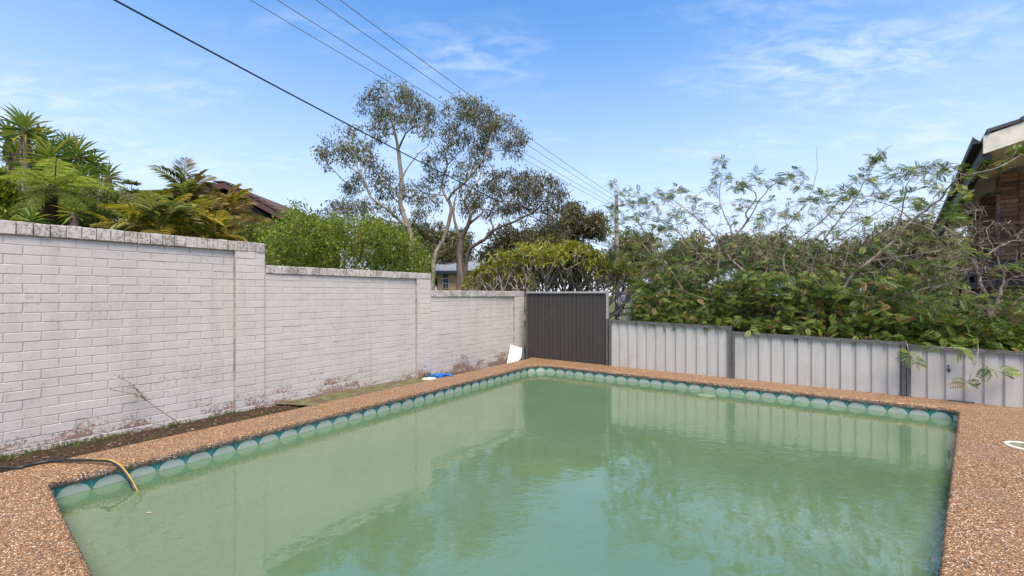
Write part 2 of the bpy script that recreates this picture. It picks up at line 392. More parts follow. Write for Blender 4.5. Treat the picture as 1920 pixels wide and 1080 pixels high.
def soilmat():
    m, nt, b = nmat('dark_soil'); p = pos(nt)
    c = ramp(nt, nz(nt, p, 34, 6, .7), [(.3, (.016, .011, .008)), (.5, (.042, .029, .02)), (.68, (.085, .058, .04)), (.82, (.22, .17, .13))])
    g = maprange(nt, nz(nt, p, 5, 5, .65), .52, .68)
    c = mixc(nt, math_(nt, 'MULTIPLY', g, .6), c, (.05, .06, .02))
    setc(nt, b, c); b.inputs['Roughness'].default_value = .95; b.inputs['Specular IOR Level'].default_value = .1
    bump(nt, b, nz(nt, p, 60, 5, .7), .9, .01); return m
M_SOIL = soilmat()
def mossmat():
    m, nt, b = nmat('mossy_concrete'); p = pos(nt)
    c = ramp(nt, nz(nt, p, 7, 6, .7), [(.3, (.05, .03, .018)), (.44, (.085, .06, .03)), (.55, (.10, .105, .04)), (.7, (.15, .16, .075))])
    setc(nt, b, c); b.inputs['Roughness'].default_value = .95; bump(nt, b, nz(nt, p, 50, 5, .7), .7, .008); return m
M_MOSS = mossmat()
M_GROUND = plain('dry_lawn', (.075, .085, .035), .95, .5, 3, bmp=.4, spec=.1)
def sheetmat(name, c, dirt):
    m, nt, b = nmat(name); p = pos(nt)
    v = nz(nt, p, 9, 4, .6, stretch=(1, 1, .08)); w = nz(nt, p, 3, 5, .65)
    q = mixc(nt, maprange(nt, v, .35, .7), c, tuple(x * .86 for x in c))
    q = mixc(nt, math_(nt, 'MULTIPLY', maprange(nt, w, .5, .72), .35), q, dirt)
    q = mixc(nt, math_(nt, 'MULTIPLY', maprange(nt, nz(nt, p, 60, 4, .7), .66, .72), .5), q, dirt)
    setc(nt, b, q); b.inputs['Roughness'].default_value = .42; b.inputs['Specular IOR Level'].default_value = .4; return m
M_PALE = sheetmat('pale_grey_sheet', (.395, .388, .375), (.28, .262, .235)); M_DARK = sheetmat('dark_brown_sheet', (.046, .042, .040), (.07, .066, .063))
def galv(name, lo, hi):
    m, nt, b = nmat(name); p = pos(nt)
    c = ramp(nt, nz(nt, p, 55, 5, .75), [(.36, lo), (.52, tuple((x + y) / 2 for x, y in zip(lo, hi))), (.64, hi)])
    setc(nt, b, c); b.inputs['Roughness'].default_value = .5; b.inputs['Metallic'].default_value = .15; bump(nt, b, nz(nt, p, 70, 4), .3, .003); return m
M_GALV = galv('light_galvanised', (.18, .18, .18), (.42, .42, .42)); M_RAIL = galv('weathered_rail', (.028, .028, .030), (.17, .17, .175))

# ------------------------------------------------------------------ setting: pool, deck, soil, ground
def fence_pt(px):                                   # the fence line seen in pixel column px
    r = (px - CX) / F; Y = 10.4755 / (1 + .717 * r); return Vector((r * Y, Y, 0))
FD = Vector((1, -.717, 0)).normalized(); FN = Vector((-FD.y, FD.x, 0)) * -1      # along the fence; toward the pool
if FN.y > 0: FN = -FN
POOL = [Vector((-3.75, 3.41)), Vector((.53, 9.33)), Vector((5.93, 5.62)), Vector((.234, .354))]
RAD = [.10, .42, .22, .3]
def rounded(poly, rad, step=.02):
    n = len(poly); pts = []
    for i in range(n):
        a, b, c = poly[i - 1], poly[i], poly[(i + 1) % n]
        u, v = (a - b).normalized(), (c - b).normalized(); th = u.angle(v); d = rad[i] / math.tan(th / 2)
        o = b + (u + v).normalized() * (rad[i] / math.sin(th / 2))
        p0, p1 = b + u * d, b + v * d; a0 = math.atan2(p0.y - o.y, p0.x - o.x); a1 = math.atan2(p1.y - o.y, p1.x - o.x)
        da = (a1 - a0 + PI) % (2 * PI) - PI; k = max(3, int(abs(da) * rad[i] / step))
        for q in range(k + 1): pts.append(Vector((o.x + rad[i] * math.cos(a0 + da * q / k), o.y + rad[i] * math.sin(a0 + da * q / k))))
    out = []
    for i, p in enumerate(pts):
        q = pts[(i + 1) % len(pts)]; k = max(1, int((q - p).length / step))
        for j in range(k): out.append(p.lerp(q, j / k))
    return out
OUT = rounded(POOL, RAD)                            # clockwise seen from above
def normals(pl):
    n = len(pl); r = []
    for i in range(n):
        t = (pl[(i + 1) % n] - pl[i - 1]).normalized(); r.append(Vector((-t.y, t.x)))   # outward for a clockwise loop
    return r
ON = normals(OUT)
if (OUT[0] + ON[0] - Vector((1, 5))).length < (OUT[0] - Vector((1, 5))).length: ON = [-q for q in ON]
WZ = -.162
LD = Vector((.7365, 1)).normalized()
dL = lambda Y: Vector((-4.30 + .7365 * (Y - 3.585), Y))
fb = fence_pt(988) + Vector((0, .10, 0)); fe = Vector((11.0, 9.02 - .717 * (11 - 2.03) + .06, 0))
DECK = [dL(-4.0), dL(10.05), Vector((fb.x, fb.y)), Vector((fe.x, fe.y)), Vector((11, -4)), ]
SK = Vector((5.07, 4.2)); SKR = .125
sk = [Vector((SK.x + SKR * math.cos(a), SK.y + SKR * math.sin(a))) for a in np.linspace(0, 2 * PI, 40, endpoint=False)]
def fill(mb, loops, z, mi=0, flip=False):
    vs = [[Vector((p.x, p.y, 0)) for p in l] for l in loops]
    tri = tessellate_polygon(vs); allv = [v for l in vs for v in l]
    V = [(v.x, v.y, z) for v in allv]; T = []
    for t in tri:
        a, b, c = (allv[i] for i in t)
        T.append(t if (b - a).cross(c - a).z > 0 else t[::-1])
    mb.add(V, T, mi)
mb = MB()
prof = [(.06, -.082), (.0, -.080), (-.020, -.066), (-.028, -.045), (-.027, -.024), (-.018, -.008), (-.002, -.001), (.03, 0.0)]
n = len(OUT); rings = []
for k, (o, z) in enumerate(prof):
    ring = []
    for i, p in enumerate(OUT):
        j = 0.0 if k in (0, len(prof) - 1) else (noise.noise(Vector((p.x * 22, p.y * 22, z * 30))) * .010 + noise.noise(Vector((p.x * 60, p.y * 60, z * 60))) * .006)
        q = p + ON[i] * (o + j); ring.append((q.x, q.y, z + (j * .35 if 0 < k < len(prof) - 1 else 0)))
    rings.append(ring)
idx = np.arange(n)
for k in range(len(prof) - 1):
    q = np.stack([idx, (idx + 1) % n, n + (idx + 1) % n, n + idx], -1)
    mb.add(np.array(rings[k] + rings[k + 1]), q, 1 if k < 4 else 0)
inner = [Vector(r[:2]) for r in rings[-1]]
fill(mb, [DECK, inner, sk], 0.0, 0)
for i in range(len(DECK)):                            # outer skirt
    a, b = DECK[i], DECK[(i + 1) % len(DECK)]
    mb.add([(a.x, a.y, 0), (b.x, b.y, 0), (b.x, b.y, -.3), (a.x, a.y, -.3)], [(0, 1, 2, 3)], 0)
tag(mb.build('pool_deck', [M_AGG, M_NOSE], smooth=True, origin=(0, 0, 0)), kind='structure')

mb = MB()                                             # shell behind the tiles and the pool floor
wall_o = [p + ON[i] * .012 for i, p in enumerate(OUT)]
mb.add([(p.x, p.y, -.07) for p in wall_o] + [(p.x, p.y, -1.4) for p in wall_o], np.stack([idx, n + idx, n + (idx + 1) % n, (idx + 1) % n], -1))
fill(mb, [wall_o], -1.4)
shell = tag(mb.build('pool_shell', M_SHELL, origin=(0, 0, 0)), kind='structure')
mb = MB(); fill(mb, [[p + ON[i] * .006 for i, p in enumerate(OUT)]], WZ)
tag(mb.build('water', M_WATER, origin=(0, 0, 0)), kind='structure')

# waterline tiles: along the left side, round the far corner and along the back
TW = .222
cum = [0.0]
for i in range(n): cum.append(cum[-1] + (OUT[(i + 1) % n] - OUT[i]).length)
def walk(s):
    s = s % cum[-1]; i = int(np.searchsorted(cum, s, 'right')) - 1; i = min(i, n - 1)
    t = (s - cum[i]) / max(1e-6, cum[i + 1] - cum[i]); return OUT[i].lerp(OUT[(i + 1) % n], t)
mb = MB(); hw = TW / 2 - .003
mb.box((0, .005, -.10), (2 * hw, .010, .20))           # local x along the wall, -y toward the water, z = 0 at the top
tile_v = []
a_ = np.linspace(.02, PI - .02, 21); R0 = .1065
arc = [(R0 * math.cos(a), -.0022, -.112 + R0 * math.sin(a)) for a in a_]
low = [(R0, -.0022, -.19), (-R0, -.0022, -.19)]
fanv = arc + [(-R0, -.0022, -.19), (R0, -.0022, -.19)]
m_ = len(fanv)
mb.add(fanv, [tuple(range(m_))[::-1]], 1)
back = [(x * 1.012, .0005, z) for x, y, z in fanv]
mb.add(fanv + back, [(i, (i + 1) % m_, m_ + (i + 1) % m_, m_ + i) for i in range(m_)], 1)
tile_me = mb.mesh('tile', [M_TILE, M_FAN])
iA = min(range(n), key=lambda i: (OUT[i] - POOL[0]).length); sA = cum[iA]
iC = min(range(n), key=lambda i: (OUT[i] - POOL[2]).length); sC = cum[iC]
if sC < sA: sC += cum[-1]
s = sA + .03
while s + TW * .3 < sC:
    a, b = walk(s), walk(s + TW); t = (b - a).normalized(); c = (a + b) / 2
    nn = Vector((-t.y, t.x))
    if (c + nn - Vector((1, 5))).length < (c - Vector((1, 5))).length: nn = -nn
    X = Vector((t.x, t.y, 0)); Yv = Vector((nn.x, nn.y, 0)); Z = Vector((0, 0, 1))
    if X.cross(Yv).z < 0: X = -X
    c = c + nn * .002
    M = Matrix.Translation((c.x, c.y, -.073)) @ Matrix((X, Yv, Z)).transposed().to_4x4() @ Matrix.Rotation(random.gauss(0, .004), 4, 'Y')
    link(bpy.data.objects.new('tile', tile_me), shell, M); s += TW
mb = MB()                                             # grout bed showing between the tiles
ga = [OUT[i] + ON[i] * .0085 for i in range(n)]
sel = [i for i in range(n) if True]
mb.add([(p.x, p.y, -.074) for p in ga] + [(p.x, p.y, -.28) for p in ga], np.stack([idx, n + idx, n + (idx + 1) % n, (idx + 1) % n], -1))
mb.build('grout_bed', M_GROUT, shell, origin=(0, 0, 0))

# skimmer opening in the right hand deck
e = empty('skimmer_lid', (SK.x, SK.y, 0), 'white plastic skimmer rim set in the pebbled deck at the right edge', 'skimmer lid')
mb = MB(); ang = np.linspace(0, 2 * PI, 48, endpoint=False)
prof_s = [(.124, .002), (.127, .009), (.142, .010), (.150, .006), (.152, .0005)]
for k in range(len(prof_s) - 1):
    (r0, z0), (r1, z1) = prof_s[k], prof_s[k + 1]
    V = [(SK.x + r0 * math.cos(a), SK.y + r0 * math.sin(a), z0) for a in ang] + [(SK.x + r1 * math.cos(a), SK.y + r1 * math.sin(a), z1) for a in ang]
    i = np.arange(48); mb.add(V, np.stack([i, 48 + i, 48 + (i + 1) % 48, (i + 1) % 48], -1))
M_WHITE = plain('white_plastic', (.66, .65, .61), .4, .08, 12, bmp=0)
mb.build('rim', M_WHITE, e, smooth=True); mb = MB(); i = np.arange(48)
mb.add([(SK.x + .124 * math.cos(a), SK.y + .124 * math.sin(a), .003) for a in ang] + [(SK.x + .118 * math.cos(a), SK.y + .118 * math.sin(a), -.06) for a in ang], np.stack([i, 48 + i, 48 + (i + 1) % 48, (i + 1) % 48], -1)); mb.build('throat', plain('stained_throat', (.20, .19, .13), .6, .3, 14), e, smooth=True)
mb = MB(); fill(mb, [[Vector((SK.x + .1185 * math.cos(a), SK.y + .1185 * math.sin(a))) for a in ang]], -.055)
mb.build('basket_water', M_WATER, e)
# ground beyond the deck
mb = MB(); fill(mb, [[Vector((700 * math.cos(a), 700 * math.sin(a))) for a in np.linspace(0, 2 * PI, 64, endpoint=False)], DECK], -.26)
tag(mb.build('ground', M_GROUND, origin=(0, 0, 0)), kind='structure')

# ------------------------------------------------------------------ painted brick wall
P0 = Vector((-4.739, 3.949, 0)); D = Vector((.765, 1, 0)).normalized(); NRM = Vector((D.y, -D.x, 0))
def wp(t, z, out=0.0): return P0 + D * t + NRM * out + Vector((0, 0, z))
RW = Matrix((D, -NRM, Vector((0, 0, 1)))).transposed().to_4x4()
REC = .042
PIERS = [(-1.06, -.70, 2.0625), (1.939, 2.299, 2.0625), (4.922, 5.259, 1.785), (7.905, 8.30, 1.45)]
PANELS = [(-3.6, -1.06, 2.0625), (-.70, 1.939, 2.0625), (2.299, 4.922, 1.785), (5.259, 7.905, 1.45)]
CH, BL, JT = .0925, .240, .005
COPE_H = {2.0625: .125, 1.785: .110, 1.45: .125}
wall = empty('brick_wall', wp(3.0, -.25), 'white painted brick wall stepping down along the left side of the pool', 'wall')
def brick_mesh(L, Hh, seed):
    r = random.Random(seed); c = .004; d = .02
    j = lambda s: r.uniform(-s, s)
    x, z = L / 2, Hh / 2
    fr = [(-x + c + j(.002), 0 + j(.0008), -z + c + j(.0015)), (x - c + j(.002), j(.0008), -z + c + j(.0015)), (x - c + j(.002), j(.0008), z - c + j(.001)), (-x + c + j(.002), j(.0008), z - c + j(.001))]
    ed = [(-x, .0045, -z + j(.001)), (x, .0045, -z + j(.001)), (x, .0045, z), (-x, .0045, z)]
    bk = [(-x, d, -z), (x, d, -z), (x, d, z), (-x, d, z)]
    f = [(0, 1, 2, 3)] + [(i, 4 + i, 4 + (i + 1) % 4, (i + 1) % 4)[::-1] for i in range(4)] + [(4 + i, 8 + i, 8 + (i + 1) % 4, 4 + (i + 1) % 4)[::-1] for i in range(4)]
    f = [q[::-1] if k else q for k, q in enumerate(f)]
    return np.array(fr + ed + bk), f
BV = [brick_mesh(1.0 * (BL - JT), CH - JT, k) for k in range(6)]
def bm_obj(V, Fc, name, mat):
    m = MB(); m.add(V, Fc); return m.mesh(name, mat)
BME = [bm_obj(V, Fc, 'brick', M_BRICK) for V, Fc in BV]
bricks = []                                            # (distance, matrix, variant)
def lay(t0, t1, ztop, out, zbot=-.26, half=0.0, skew=0.0):
    ang = math.atan2(skew, t1 - t0)
    z = ztop - CH; row = 0
    while z > zbot:
        cuts = [t0]; t = t0 + (BL / 2 if row % 2 else BL) * 1.0 + half
        while t < t1 - .05: cuts.append(t); t += BL
        cuts.append(t1)
        for a, b in zip(cuts[:-1], cuts[1:]):
            w = b - a - JT
            if w < .03: continue
            c = wp((a + b) / 2, z + CH / 2, out - skew * ((a + b) / 2 - t0) / (t1 - t0) + random.gauss(0, .0010))
            M = Matrix.Translation(c) @ RW @ Matrix.Rotation(ang, 4, 'Z') @ Matrix.Rotation(random.gauss(0, .003), 4, 'Y') @ Matrix.Diagonal((w / (BL - JT), 1, 1, 1))
            vis = a > -.45 and z > -.15
            bricks.append(((c - Vector((0, 0, H))).length + (0 if vis else 100), M, random.randrange(6)))
        z -= CH; row += 1
for a, b, zt in PANELS: lay(a + .002, b, zt, -.010, skew=REC - .010)
for a, b, zt in PIERS: lay(a + .004, b - .004, zt, 0.0, half=random.choice((0, -.1)))
bricks.sort(key=lambda q: q[0])
for d, M, v in bricks[:300]: link(bpy.data.objects.new('brick', BME[v]), wall, M)
mb = MB()
for d, M, v in bricks[300:]:
    V, Fc = BV[v]; V = V @ np.array(M.to_3x3()).T + np.array(M.translation)
    for f in Fc: pass
    mb.add(V, Fc)
tag(mb.build('brick_courses', M_BRICK, wall), kind='stuff')
M_MORT = plain('painted_mortar', (.39, .36, .345), .85, .15, 20)
mb = MB()                                              # mortar core behind the bricks
for (a, b, zt), skew in [(p, REC - .010) for p in PANELS] + [(p, 0.0) for p in PIERS]:
    o0 = (-.010 if skew else 0.0) - .0042; V = []
    for z in (-.30, zt):
        for t, o in ((a, o0), (b, o0 - skew), (b, -.27), (a, -.27)): V.append(tuple(wp(t, z, o)))
    mb.add(V, [(0, 3, 2, 1), (4, 5, 6, 7), (0, 1, 5, 4), (1, 2, 6, 5), (2, 3, 7, 6), (3, 0, 4, 7)])
mb.build('mortar_core', M_MORT, wall)
mb = MB()                                              # near side of each pier in a darker grey brown, proud of the recessed panel
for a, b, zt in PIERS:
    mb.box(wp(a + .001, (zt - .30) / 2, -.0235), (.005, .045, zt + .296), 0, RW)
mb.build('pier_return', plain('darker_paint', (.29, .262, .245), .85, .35, 9), wall)
def cope_mesh(seed, h):
    r = random.Random(seed); w = .106; x = w / 2; j = lambda s: r.uniform(-s, s); c = .006; V = []
    for y in (-.001, .255):
        for (sx, sz) in ((-1, 0), (1, 0), (1, 1), (-1, 1)):
            V.append((sx * (x - c) + j(.002), y + j(.003), (c + j(.002)) if sz == 0 else h - c + j(.004)))
        for (sx, sz) in ((-1, 0), (1, 0), (1, 1), (-1, 1)):
            V.append((sx * x, y + (c if y < .1 else -c), 0 if sz == 0 else h + j(.003)))
    f = [(0, 1, 2, 3), (8, 11, 10, 9)] + [(i, 4 + i, 4 + (i + 1) % 4, (i + 1) % 4) for i in range(4)] + [(4 + i, 12 + i, 12 + (i + 1) % 4, 4 + (i + 1) % 4) for i in range(4)] + [(12 + i, 8 + i, 8 + (i + 1) % 4, 12 + (i + 1) % 4) for i in range(4)]
    return bm_obj(np.array(V), f, 'coping_brick', M_COPE)
CME = {h: [cope_mesh(k + int(h * 999), h) for k in range(5)] for h in set(COPE_H.values())}
def cope(t0, t1, zt):
    h = COPE_H[zt]; k = round((t1 - t0) / .110); w = (t1 - t0) / k
    for i in range(k):
        M = Matrix.Translation(wp(t0 + (i + .5) * w, zt + .001 + random.uniform(-.001, .003), .004 + random.gauss(0, .002))) @ RW @ Matrix.Rotation(random.gauss(0, .008), 4, 'Y') @ Matrix.Diagonal((w / .110, 1, 1, 1))
        link(bpy.data.objects.new('coping_brick', random.choice(CME[h])), wall, M)
cope(-.45, 2.299, 2.0625); cope(2.305, 5.259, 1.785); cope(5.265, 8.30, 1.45)
mb = MB(); mb.box(wp(-2.0, 2.0625 + .0625, -.13), (3.09, .26, .124), 0, RW)
mb.build('coping_course', M_COPE, wall)

# ------------------------------------------------------------------ soil strip, moss, litter, grass
def soil_z(t): return -.035 - .12 * max(0, min(1, (t - 4.3) / 3.0)) - .015 * max(0, min(1, (t - 2) / 2))
mb = MB(); nt_, nu = 260, 12; V = []
for i in range(nt_ + 1):
    t = -3.4 + 11.5 * i / nt_
    a = wp(t, 0, -REC + .01); d_ = dL(0); 
    # across to the coping's outer edge
    q = (a.y - 3.585); lx = -4.30 + .7365 * q; gap = (lx - a.x) * .805 + .02
    for j in range(nu + 1):
        u = j / nu; p = a + NRM * gap * u
        hgt = soil_z(t) + .022 * noise.noise(Vector((p.x * 5, p.y * 5, 0))) + .012 * noise.noise(Vector((p.x * 17, p.y * 17, 3))) + .012 * (1 - u) ** 3 - .02 * u * u
        V.append((p.x, p.y, hgt))
Fq = [(i * (nu + 1) + j, i * (nu + 1) + j + 1, (i + 1) * (nu + 1) + j + 1, (i + 1) * (nu + 1) + j) for i in range(nt_) for j in range(nu)]
mb.add(V, Fq); tag(mb.build('soil_strip', M_SOIL, smooth=True, origin=(0, 0, 0)), kind='structure')
mb = MB(); V = []; k = 60
for i in range(k + 1):
    t = 2.42 + 3.0 * i / k
    for j in range(6):
        u = j / 5; tt = t + (.28 * u if i == 0 else .28 * u * (1 - i / k)); a = wp(tt, 0, -REC + .015); gap = (-4.30 + .7365 * (a.y - 3.585) - a.x) * .805 - .01
        p = a + NRM * gap * u; V.append((p.x, p.y, soil_z(tt) + .030 + .006 * noise.noise(Vector((p.x * 6, p.y * 6, 9)))))
mb.add(V, [(i * 6 + j, i * 6 + j + 1, i * 6 + j + 7, i * 6 + j + 6) for i in range(k) for j in range(5)])
tag(mb.build('mossy_path', M_MOSS, smooth=True, origin=(0, 0, 0)), kind='structure')
M_LITTER = leafmat('leaf_litter', [(0, (.10, .05, .025)), (.4, (.20, .12, .06)), (.7, (.30, .22, .13)), (.9, (.42, .36, .28)), (.96, (.25, .04, .03))], .1)
def strip_pts(n_, t0, t1, u0, u1):
    P = []
    for _ in range(n_):
        t = random.uniform(t0, t1); a = wp(t, 0, -REC); gap = (-4.30 + .7365 * (a.y - 3.585) - a.x) * .805
        p = a + NRM * gap * random.uniform(u0, u1); p.z = soil_z(t) + .012; P.append(tuple(p))
    return np.array(P)
mb = MB(); P = strip_pts(900, -.6, 5.5, .1, .98); A = rdir(len(P)) * (1, 1, .15); A = unit(A); Sd, U = frames(A)
scatter(mb, *LEAF, P, A, Sd, U, np.stack([rng.uniform(.012, .045, len(P)), rng.uniform(.006, .018, len(P)), rng.uniform(.01, .03, len(P))], 1))
tag(mb.build('leaf_litter', M_LITTER, origin=(0, 0, 0)), kind='stuff')
M_GRASS = leafmat('weed_grass', [(0, (.05, .10, .02)), (.5, (.09, .15, .03)), (.8, (.16, .18, .05)), (1, (.28, .22, .10))], .35)
mb = MB(); P = []
for _ in range(46):
    c = strip_pts(1, -.5, 2.3, -.0, .16)[0]
    for q in range(random.randint(8, 26)): P.append(c + rng.normal(size=3) * (.035, .035, .0))
P = np.array(P); A = rdir(len(P), 2.0); Sd, U = frames(A, rng.normal(size=A.shape))
scatter(mb, *LEAF, P, A, Sd, U, np.stack([rng.uniform(.02, .06, len(P)), rng.uniform(.005, .012, len(P)), rng.uniform(.01, .03, len(P))], 1))
tag(mb.build('grass_tufts', M_GRASS, origin=(0, 0, 0)), kind='stuff')

# ------------------------------------------------------------------ metal fence
def fz(px, y): return H - (y - HY) / F * fence_pt(px).y
def sheet(px0, px1, ztl, ztr, zb, period, ridge, slope, depth, off=0.0):
    """corrugated sheet between two pixel columns of the fence line; returns MB"""
    a, b = fence_pt(px0), fence_pt(px1); L = (b - a).length; prof = []; x = 0.0
    while x < L:
        for dx, dp in ((0, 0), (ridge, 0), (ridge + slope, -depth), (period - slope * 2.2, -depth), ):
            if x + dx < L: prof.append((x + dx, dp))
        x += period
    prof.append((L, -depth))
    mb = MB(); V = []
    for x, dp in prof:
        p = a + FD * x + FN * (dp + off); u = x / L
        V += [(p.x, p.y, zb), (p.x, p.y, ztl + (ztr - ztl) * u)]
    k = len(prof); mb.add(V, [(2 * i, 2 * i + 2, 2 * i + 3, 2 * i + 1) for i in range(k - 1)])
    return mb
RF = Matrix((FD, -FN, Vector((0, 0, 1)))).transposed().to_4x4()
def rail(mb, px0, px1, z0, z1, h, w, off=0.0, trim=0.0):
    a, b = fence_pt(px0), fence_pt(px1); a = a + FD * trim; b = b - FD * trim
    for (o, hh) in ((off, h),):
        p, q = a + FN * o, b + FN * o; V = []
        for pt, z in ((p, z0), (q, z1)):
            for s1, s2 in ((-1, -1), (1, -1), (1, 1), (-1, 1)):
                c = pt + FN * s1 * w / 2; V.append((c.x, c.y, z + (0 if s2 > 0 else -hh)))
        mb.add(V, [(0, 1, 5, 4), (1, 2, 6, 5), (2, 3, 7, 6), (3, 0, 4, 7), (0, 3, 2, 1), (4, 5, 6, 7)])
def post(mb, px, z0, z1, w=.045, d=.05, off=0.0, shift=0.0):
    p = fence_pt(px) + FN * off + FD * shift
    # C-section post: web with two flanges facing the viewer
    mb.box((p.x, p.y, (z0 + z1) / 2), (w * .5, d, z1 - z0), 0, RF)
    for s_ in (-1, 1):
        q = p + FD * s_ * w * .375
        mb.box((q.x, q.y, (z0 + z1) / 2), (w * .24, d + .008, z1 - z0 - .004), 0, RF)
fence = empty('metal_fence', fence_pt(1500), 'pale grey corrugated metal fence with dark top rails behind the pool', 'fence')
ZB = -.05
bays = [(1146, 1367, fz(1143, 599), fz(1370, 612)), (1378, 1692, fz(1374, 621.5), fz(1694, 641.5)), (1707, 2330, fz(1705, 645.5), fz(1705, 645.5) - .06)]
for i, (x0, x1, zl, zr) in enumerate(bays):
    s_ = sheet(x0, x1, zl - .012, zr - .012, ZB, .188, .124, .010, .024).build('corrugated_sheet', M_PALE, fence)
    mb = MB(); rail(mb, x0 - 3, x1 + 3, zl, zr, .045, .055, .012); mb.build('top_rail', M_RAIL, fence)
for px, zt in ((1145, bays[0][2] + .004), (1369.5, bays[0][3] + .006), (1375.5, bays[1][2] + .004), (1694, bays[1][3] + .006), (1703.5, bays[2][2] + .006)):
    mb = MB(); post(mb, px, ZB, zt, off=.012); mb.build('post', M_RAIL, fence)
gate = empty('fence_panel', fence_pt(1065), 'tall dark brown ribbed metal panel in a galvanised frame at the wall corner', 'fence panel')
zt = 1.568
sheet(990, 1136, zt - .02, zt - .02, ZB, .10, .058, .006, .014).build('ribbed_sheet', M_DARK, gate)
mb = MB(); rail(mb, 987.5, 1141.5, zt, zt, .042, .05, .012); mb.build('top_rail', M_GALV, gate)
mb = MB(); post(mb, 988.2, ZB, zt - .045, .035, .045, .010); mb.build('side_post', M_RAIL, gate)
mb = MB(); post(mb, 1139.2, .985, zt - .045, .040, .045, .010); mb.build('upper_post', M_GALV, gate)
mb = MB(); post(mb, 1139.2, ZB, .983, .045, .05, .010); mb.build('lower_post', M_RAIL, gate)

# ------------------------------------------------------------------ small things round the pool
M_HOSEB = plain('black_rubber', (.012, .018, .022), .4, .2, 20, bmp=0); M_HOSEY = plain('yellow_stripe', (.40, .26, .04), .4, .1, 20, bmp=0)
def hp(x, y, z): return gnd(x, y, z)
pts = [hp(-60, 870, .014), hp(0, 876, .012), hp(35, 877, .012), hp(60, 871, .013), hp(90, 865, .016), hp(120, 863, .025), hp(150, 863, .03), hp(180, 863, .035), hp(205, 864.5, .045)]
e1 = walk(sA + .03 + TW * 2.75); e1v = Vector((e1.x, e1.y, 0))
pts += [at(222, 872, 3.73), at(234, 886, 3.70), at(243, 901, 3.66), at(250, 913, 3.62), at(262, 930, 3.60)]
pts[-1].z = WZ - .07
skl = Skel(); cl = skl.limb(pts, .013, .013, 10, 0, 5)
hose = empty('garden_hose', pts[2], 'black hose with a yellow stripe dipping over the coping into the water', 'hose')
skl.mb.build('hose_tube', M_HOSEB, hose, smooth=True)
sm = MB(); k0 = int(len(cl) * .52); st = [q + Vector((.004, -.001, .0098)) for q in cl[k0:]]
sm.tube([q + (Vector((.008, .004, -.004)) * min(1, max(0, (i - 8) / 12))) for i, q in enumerate(st)], .0062, 6); sm.build('yellow_stripe', M_HOSEY, hose, smooth=True)

# dry weed leaning against the wall
M_STALK = barkmat('dry_stalk', [(.3, (.10, .085, .05)), (.6, (.19, .16, .10))], 30)
wt = lambda x, y: at(x, y, (lambda r: 3.949 + .7942 * ((4.739 + 3.949 * r) / (.6076 - .7942 * r)))((x - CX) / F))
def on_wall(x, y, out=.05):
    r = (x - CX) / F; t = (4.739 + 3.949 * r) / (.6076 - .7942 * r); p = wp(t, 0, -REC); v = at(x, y, p.y); return v + NRM * out
weed = empty('dry_weed', on_wall(338, 795, .12), 'dry brown weed stalk leaning up against the white brick wall', 'weed')
sk_ = Skel(); sk_.limb([on_wall(340, 796, .14), on_wall(318, 782, .14), on_wall(290, 763, .13), on_wall(265, 745, .11), on_wall(240, 735, .09), on_wall(205, 729, .06)], .006, .002, 6)
sk_.limb([on_wall(272, 750, .12), on_wall(258, 735, .10), on_wall(240, 717, .09), on_wall(213, 702, .06)], .004, .0015, 5)
sk_.limb([on_wall(266, 746, .12), on_wall(252, 728, .11), on_wall(236, 722, .10)], .002, .001, 4)
sk_.mb.build('stem', M_STALK, weed)
base_pts = np.array([p for p in sk_.P if p[2] > .32]); ii = rng.integers(0, len(base_pts), 150)
P = base_pts[ii] + rng.normal(size=(150, 3)) * .006; A = rdir(150, .3); Sd, U = frames(A); mb = MB()
scatter(mb, *LEAF, P, A, Sd, U, np.stack([rng.uniform(.012, .03, 150), rng.uniform(.005, .010, 150), np.full(150, .01)], 1))
M_DRYLEAF = leafmat('dry_leaf', [(0, (.12, .09, .04)), (.5, (.16, .15, .07)), (1, (.26, .20, .11))], .2)
tag(mb.build('seed_heads', M_DRYLEAF, weed), kind='stuff')
gw = on_wall(796, 707, .10); green = empty('green_weed', gw, 'small leafy green weed at the foot of the wall beside the blue dustpan', 'weed')
mb = MB(); m2 = MB(); P = np.tile(np.array(gw), (26, 1)) + rng.normal(size=(26, 3)) * (.06, .05, .02); P[:, 2] = gw.z - .01; A = rdir(26, 1.0); A[:, 2] = abs(A[:, 2]) * .7 + .15; A = unit(A); Sd, U = frames(A)
leaf_objects(green, leafmat('weed_leaf', [(0, (.05, .13, .02)), (1, (.10, .20, .035))], .35), LEAF6, P, A, Sd, U, np.stack([rng.uniform(.07, .15, 26), rng.uniform(.03, .05, 26), np.full(26, .06)], 1), 26)
